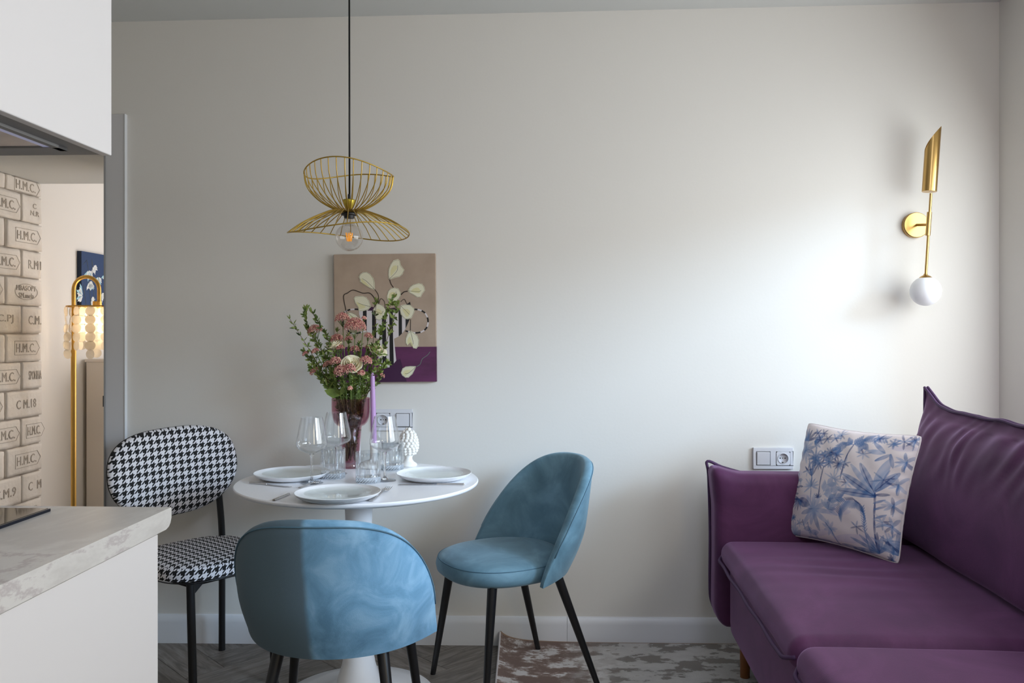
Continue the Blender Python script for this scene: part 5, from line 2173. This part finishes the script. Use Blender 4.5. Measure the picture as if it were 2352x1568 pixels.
def branch(pxs, dy, label, lw=0.013, ll=0.022, dens=26, start=0.25, twig='twig', grp='leafy branches in the vase'):
    n_ = len(pxs)
    pts_ = []
    for i, (px, py) in enumerate(pxs):
        f_ = 1 - i / (n_ - 1) if n_ > 1 else 0
        pts_.append(at(px, py, VY + dy * (1 - f_)))
    # pxs runs from mouth to tip
    mouth = pts_[0]
    low = Vector((VX + random.uniform(-0.017, 0.017), VY + random.uniform(-0.014, 0.014), TZ + 0.024 + random.random() * 0.03))
    low2 = Vector((VX + (mouth.x - VX) * 0.6, VY + dy * 0.1, TZ + 0.165))
    path = spline([low, low2] + pts_, 6)
    L = len(path)
    t = thing('leafy_branch', label, 'branch', (0, 0, 0), 0, grp)
    MB().tube(path, [0.0019 - 0.0011 * i / L for i in range(L)], 6).build('stem', M[twig], t, True)
    b = MB()
    ptsl = path[(12 if twig == 'twig' else 2):]
    dens = int(dens * 1.5)
    lw = lw * 0.74
    for k in range(dens):
        f_ = start + (1 - start) * (k + random.random() * 0.6) / dens
        q = min(len(ptsl) - 2, int(f_ * (len(ptsl) - 1)))
        p = ptsl[q].lerp(ptsl[q + 1], random.random())
        d = (ptsl[q + 1] - ptsl[q]).normalized()
        for s_ in range(3):
            dv = d * random.uniform(0.2, 0.9) + Vector((random.uniform(-1, 1), random.uniform(-1, 0.7), random.uniform(-0.7, 0.8)))
            leaf_quad(b, p, dv, ll * random.uniform(0.7, 1.25), lw * random.uniform(0.7, 1.2), random.choice((0, 0, 1)))
    for _ in range(4):
        leaf_quad(b, ptsl[-1], (ptsl[-1] - ptsl[-3]).normalized() + Vector((random.uniform(-.6, .6), random.uniform(-.6, .3), random.uniform(-.3, .3))), ll, lw * 0.8, 1)
    tag(b.build('leaves', [M['leaf'], M['leaf2']], t, True, fixn=False), None, None, None, 'stuff')
    return t


branch([(784, 906), (766, 896), (729, 833), (700, 786), (666, 733)], -0.01, 'long leafy branch reaching furthest left out of the vase', 0.008, 0.019, 12, 0.12)
branch([(790, 906), (772, 868), (736, 802), (708, 754), (702, 710)], 0.03, 'leafy branch on the left, tallest of the left side', 0.012, 0.021, 26, 0.2)
branch([(794, 906), (780, 850), (764, 802), (742, 758), (716, 716)], -0.03, 'leafy branch leaning left behind the pink flowers', 0.010, 0.020, 24, 0.15)
branch([(832, 906), (845, 860), (852, 817), (860, 762), (864, 692)], 0.0, 'leafy branch right of the pink flowers, in front of the striped vase of the painting', 0.009, 0.018, 13, 0.25)
branch([(836, 906), (856, 840), (869, 786), (884, 731), (905, 684)], -0.02, 'tallest leafy branch on the right side of the bouquet', 0.012, 0.020, 24, 0.2)
branch([(840, 906), (866, 850), (879, 808), (901, 744), (913, 700)], 0.02, 'leafy branch furthest right, in front of the painting', 0.012, 0.020, 16, 0.15)
branch([(842, 908), (864, 880), (876, 850), (888, 832)], 0.05, 'short leafy branch low on the right of the bouquet', 0.012, 0.020, 14, 0.1)
branch([(780, 908), (752, 872), (722, 836), (700, 808)], 0.02, 'leafy branch low on the left of the bouquet', 0.011, 0.020, 24, 0.15)
branch([(778, 910), (756, 890), (735, 866), (716, 842)], -0.02, 'lowest leafy branch at the left of the vase rim', 0.012, 0.022, 20, 0.05)
for i, (tx, ty, dy) in enumerate(((752, 795, 0.03), (775, 760, 0.04), (800, 770, 0.05), (826, 790, 0.04), (846, 800, 0.05), (760, 850, -0.03), (785, 870, -0.05), (812, 868, -0.05), (838, 862, -0.04), (742, 830, 0.0), (858, 850, 0.0), (800, 810, 0.02), (822, 830, 0.02))):
    mx_ = 806 + (tx - 806) * 0.55
    branch([(mx_, 910), ((mx_ + tx) / 2, (ty + 912) / 2), (tx, ty)], dy, 'green leafy sprig in the middle of the bouquet', 0.008, 0.017, 34, 0.0, 'gstem', 'green sprigs filling the bouquet')
# big leaf at the vase rim
b = MB()
p = at(782, 908, VY - 0.03)
for (d, L_, W_) in ((Vector((-1, -0.1, 0.35)), 0.062, 0.036), (Vector((-0.5, -0.4, 0.7)), 0.045, 0.022), (Vector((0.4, -0.4, 0.9)), 0.04, 0.018)):
    leaf_quad(b, p, d, L_, W_, 0)
b.tube([p, Vector((VX, VY, TZ + 0.10))], 0.0015, 6)
o = b.build('broad_leaf', [M['leaf'], M['leaf2']], None, True, fixn=False)
tag(o, 'broad dark green leaf lying over the left rim of the plum vase', 'leaf')

ico = _bm.new()
_bm.ops.create_icosphere(ico, subdivisions=1, radius=1.0)
IV = [v.co.copy() for v in ico.verts]
ico.verts.ensure_lookup_table()
IF = [tuple(v.index for v in f.verts) for f in ico.faces]
PK = [(786, 730, 17, -0.02, 'upper left of the bouquet, beside the large one'), (816, 747, 25, -0.04, 'largest, above the cream rose'), (722, 758, 17, 0.03, 'behind the left branches'), (774, 778, 16, 0.02, 'above the left cream rose'),
      (801, 778, 9, 0.03, 'small, under the large one'), (847, 771, 10, 0.0, 'small, near the right branches'), (771, 829, 14, -0.05, 'left of the central rose'), (841, 827, 14, -0.05, 'right of the central rose'),
      (784, 850, 18, -0.07, 'under the central rose, left half'), (803, 845, 14, -0.075, 'overlapping the central rose'), (722, 852, 12, -0.01, 'lowest on the left side'), (815, 802, 12, 0.03, 'behind the central rose'),
      (866, 850, 8, 0.04, 'small, beside the candle tip'), (877, 862, 7, 0.03, 'small, furthest right'), (830, 856, 9, -0.05, 'small, under the right pink head'), (724, 806, 9, 0.0, 'small, amid the left branches'),
      (752, 836, 11, 0.0, 'dusky, left of the rose'), (845, 797, 7, 0.01, 'small, beside the right cream rose'), (804, 891, 6, -0.06, 'tiny, just above the vase rim'), (782, 798, 10, -0.01, 'beside the left cream rose'), (701, 812, 7, 0.01, 'tiny, at the far left tip'), (836, 730, 6, -0.03, 'tiny, right of the large one')]
for (px, py, r_, dy, where) in PK:
    c = at(px, py, VY + dy)
    rw = r_ * (VY + dy) / F
    t = thing('pink_flower_head', 'dusty pink clustered flower head, ' + where, 'flower', (0, 0, 0), 0, 'pink flower heads in the bouquet')
    b = MB()
    nb = int(50 + r_ * r_ * 1.5)
    up_ = (c - Vector((VX, VY + 0.0, TZ + 0.15))).normalized()
    s1 = up_.orthogonal().normalized()
    s2 = up_.cross(s1)
    for k in range(nb):
        a = random.uniform(0, 2 * PI)
        rr = math.sqrt(random.random())
        hgt = 0.95 * math.sqrt(max(0, 1 - rr * rr)) * random.choice((1, 1, 0.55)) + random.uniform(-0.2, 0.15)
        pos = c + (s1 * math.cos(a) + s2 * math.sin(a)) * rr * rw + up_ * (hgt - 0.35) * rw
        s = random.uniform(0.0013, 0.0022)
        b.add([pos + v * s for v in IV], IF)
    tag(b.build('blossoms', M['pink'], t, True, fixn=False), None, None, None, 'stuff')
    b = MB()
    jn = c - up_ * rw * 1.3
    for k in range(12):
        a = random.uniform(0, 2 * PI)
        rr = random.uniform(0.2, 0.85)
        b.tube([jn, c + (s1 * math.cos(a) + s2 * math.sin(a)) * rr * rw - up_ * 0.1 * rw], 0.0006, 4)
    low = Vector((VX + random.uniform(-0.017, 0.017), VY + random.uniform(-0.014, 0.014), TZ + 0.024 + random.random() * 0.03))
    mth_ = Vector((VX + max(-0.05, min(0.05, (c.x - VX) * 0.5)), VY + dy * 0.4, TZ + vh))
    st = spline([low, mth_, jn], 6)
    b.tube(st, 0.0014, 6)
    for k in range(16):
        q = random.randint(5, len(st) - 1)
        dv = up_ + Vector((random.uniform(-1, 1), random.uniform(-1, 1), 0)) * 0.9
        b.tube([st[q], st[q] + dv.normalized() * 0.013], [0.0009, 0.0003], 4)
    b.build('stem', M['gstem'], t, True)


def rose(px, py, r_, dy, face, label):
    c = at(px, py, VY + dy)
    rw = 0.80 * r_ * (VY + dy) / F
    ax_ = Vector(face).normalized()
    t = thing('cream_rose', label, 'flower', c, 0, 'cream roses in the bouquet')
    q_ = Vector((0, 0, 1)).rotation_difference(ax_)
    layers = [(0.16, 3, 0.55, 0.10), (0.34, 4, 0.60, 0.10), (0.55, 5, 0.60, 0.12), (0.78, 5, 0.52, 0.20), (1.0, 6, 0.40, 0.36)]
    for li, (rr, np_, hh, flare) in enumerate(layers):
        for k in range(np_):
            a0 = 2 * PI * (k + li * 0.37) / np_
            span = 2 * PI / np_ * 1.5

            def pf(u, v):
                a = a0 + (u - 0.5) * span * (0.55 + 0.45 * v)
                edge_ = 1 - (2 * u - 1) ** 4 * 0.28
                r = rw * rr * (0.45 + 0.50 * math.sin(v * 1.5)) + rw * flare * v ** 4
                z = rw * (-0.55 + (hh + 0.5) * v * edge_ * (1.25 - rr * 0.32)) + 0.05 * rw * math.sin(a * 5 + li) * v
                return q_ @ Vector((r * math.cos(a), r * math.sin(a), z))

            b = MB().grid(pf, 8, 7)
            o = b.build('petal', M['rose'], t, True, fixn=False)
            sdf = o.modifiers.new('thick', 'SOLIDIFY')
            sdf.thickness = 0.0006
    b = MB()
    mth_ = Vector((VX + max(-0.05, min(0.05, (c.x - VX) * 0.5)), VY + dy * 0.4, TZ + vh)) - c
    low = Vector((VX + (c.x - VX) * 0.12, VY, TZ + 0.13)) - c
    b.tube(spline([low, mth_, -ax_ * rw * 0.9, -ax_ * rw * 0.45], 5), 0.002, 8)
    b.build('stem', M['gstem'], t, True)
    return t


rose(808, 838, 24, -0.05, (0.15, -0.75, 0.6), 'open cream rose at the centre front of the bouquet')
rose(769, 793, 18, 0.0, (-0.3, -0.3, 0.9), 'cream rose half hidden among leaves on the left')
rose(866, 806, 22, 0.02, (0.5, -0.4, 0.75), 'cream rose on the right behind the thin branches')
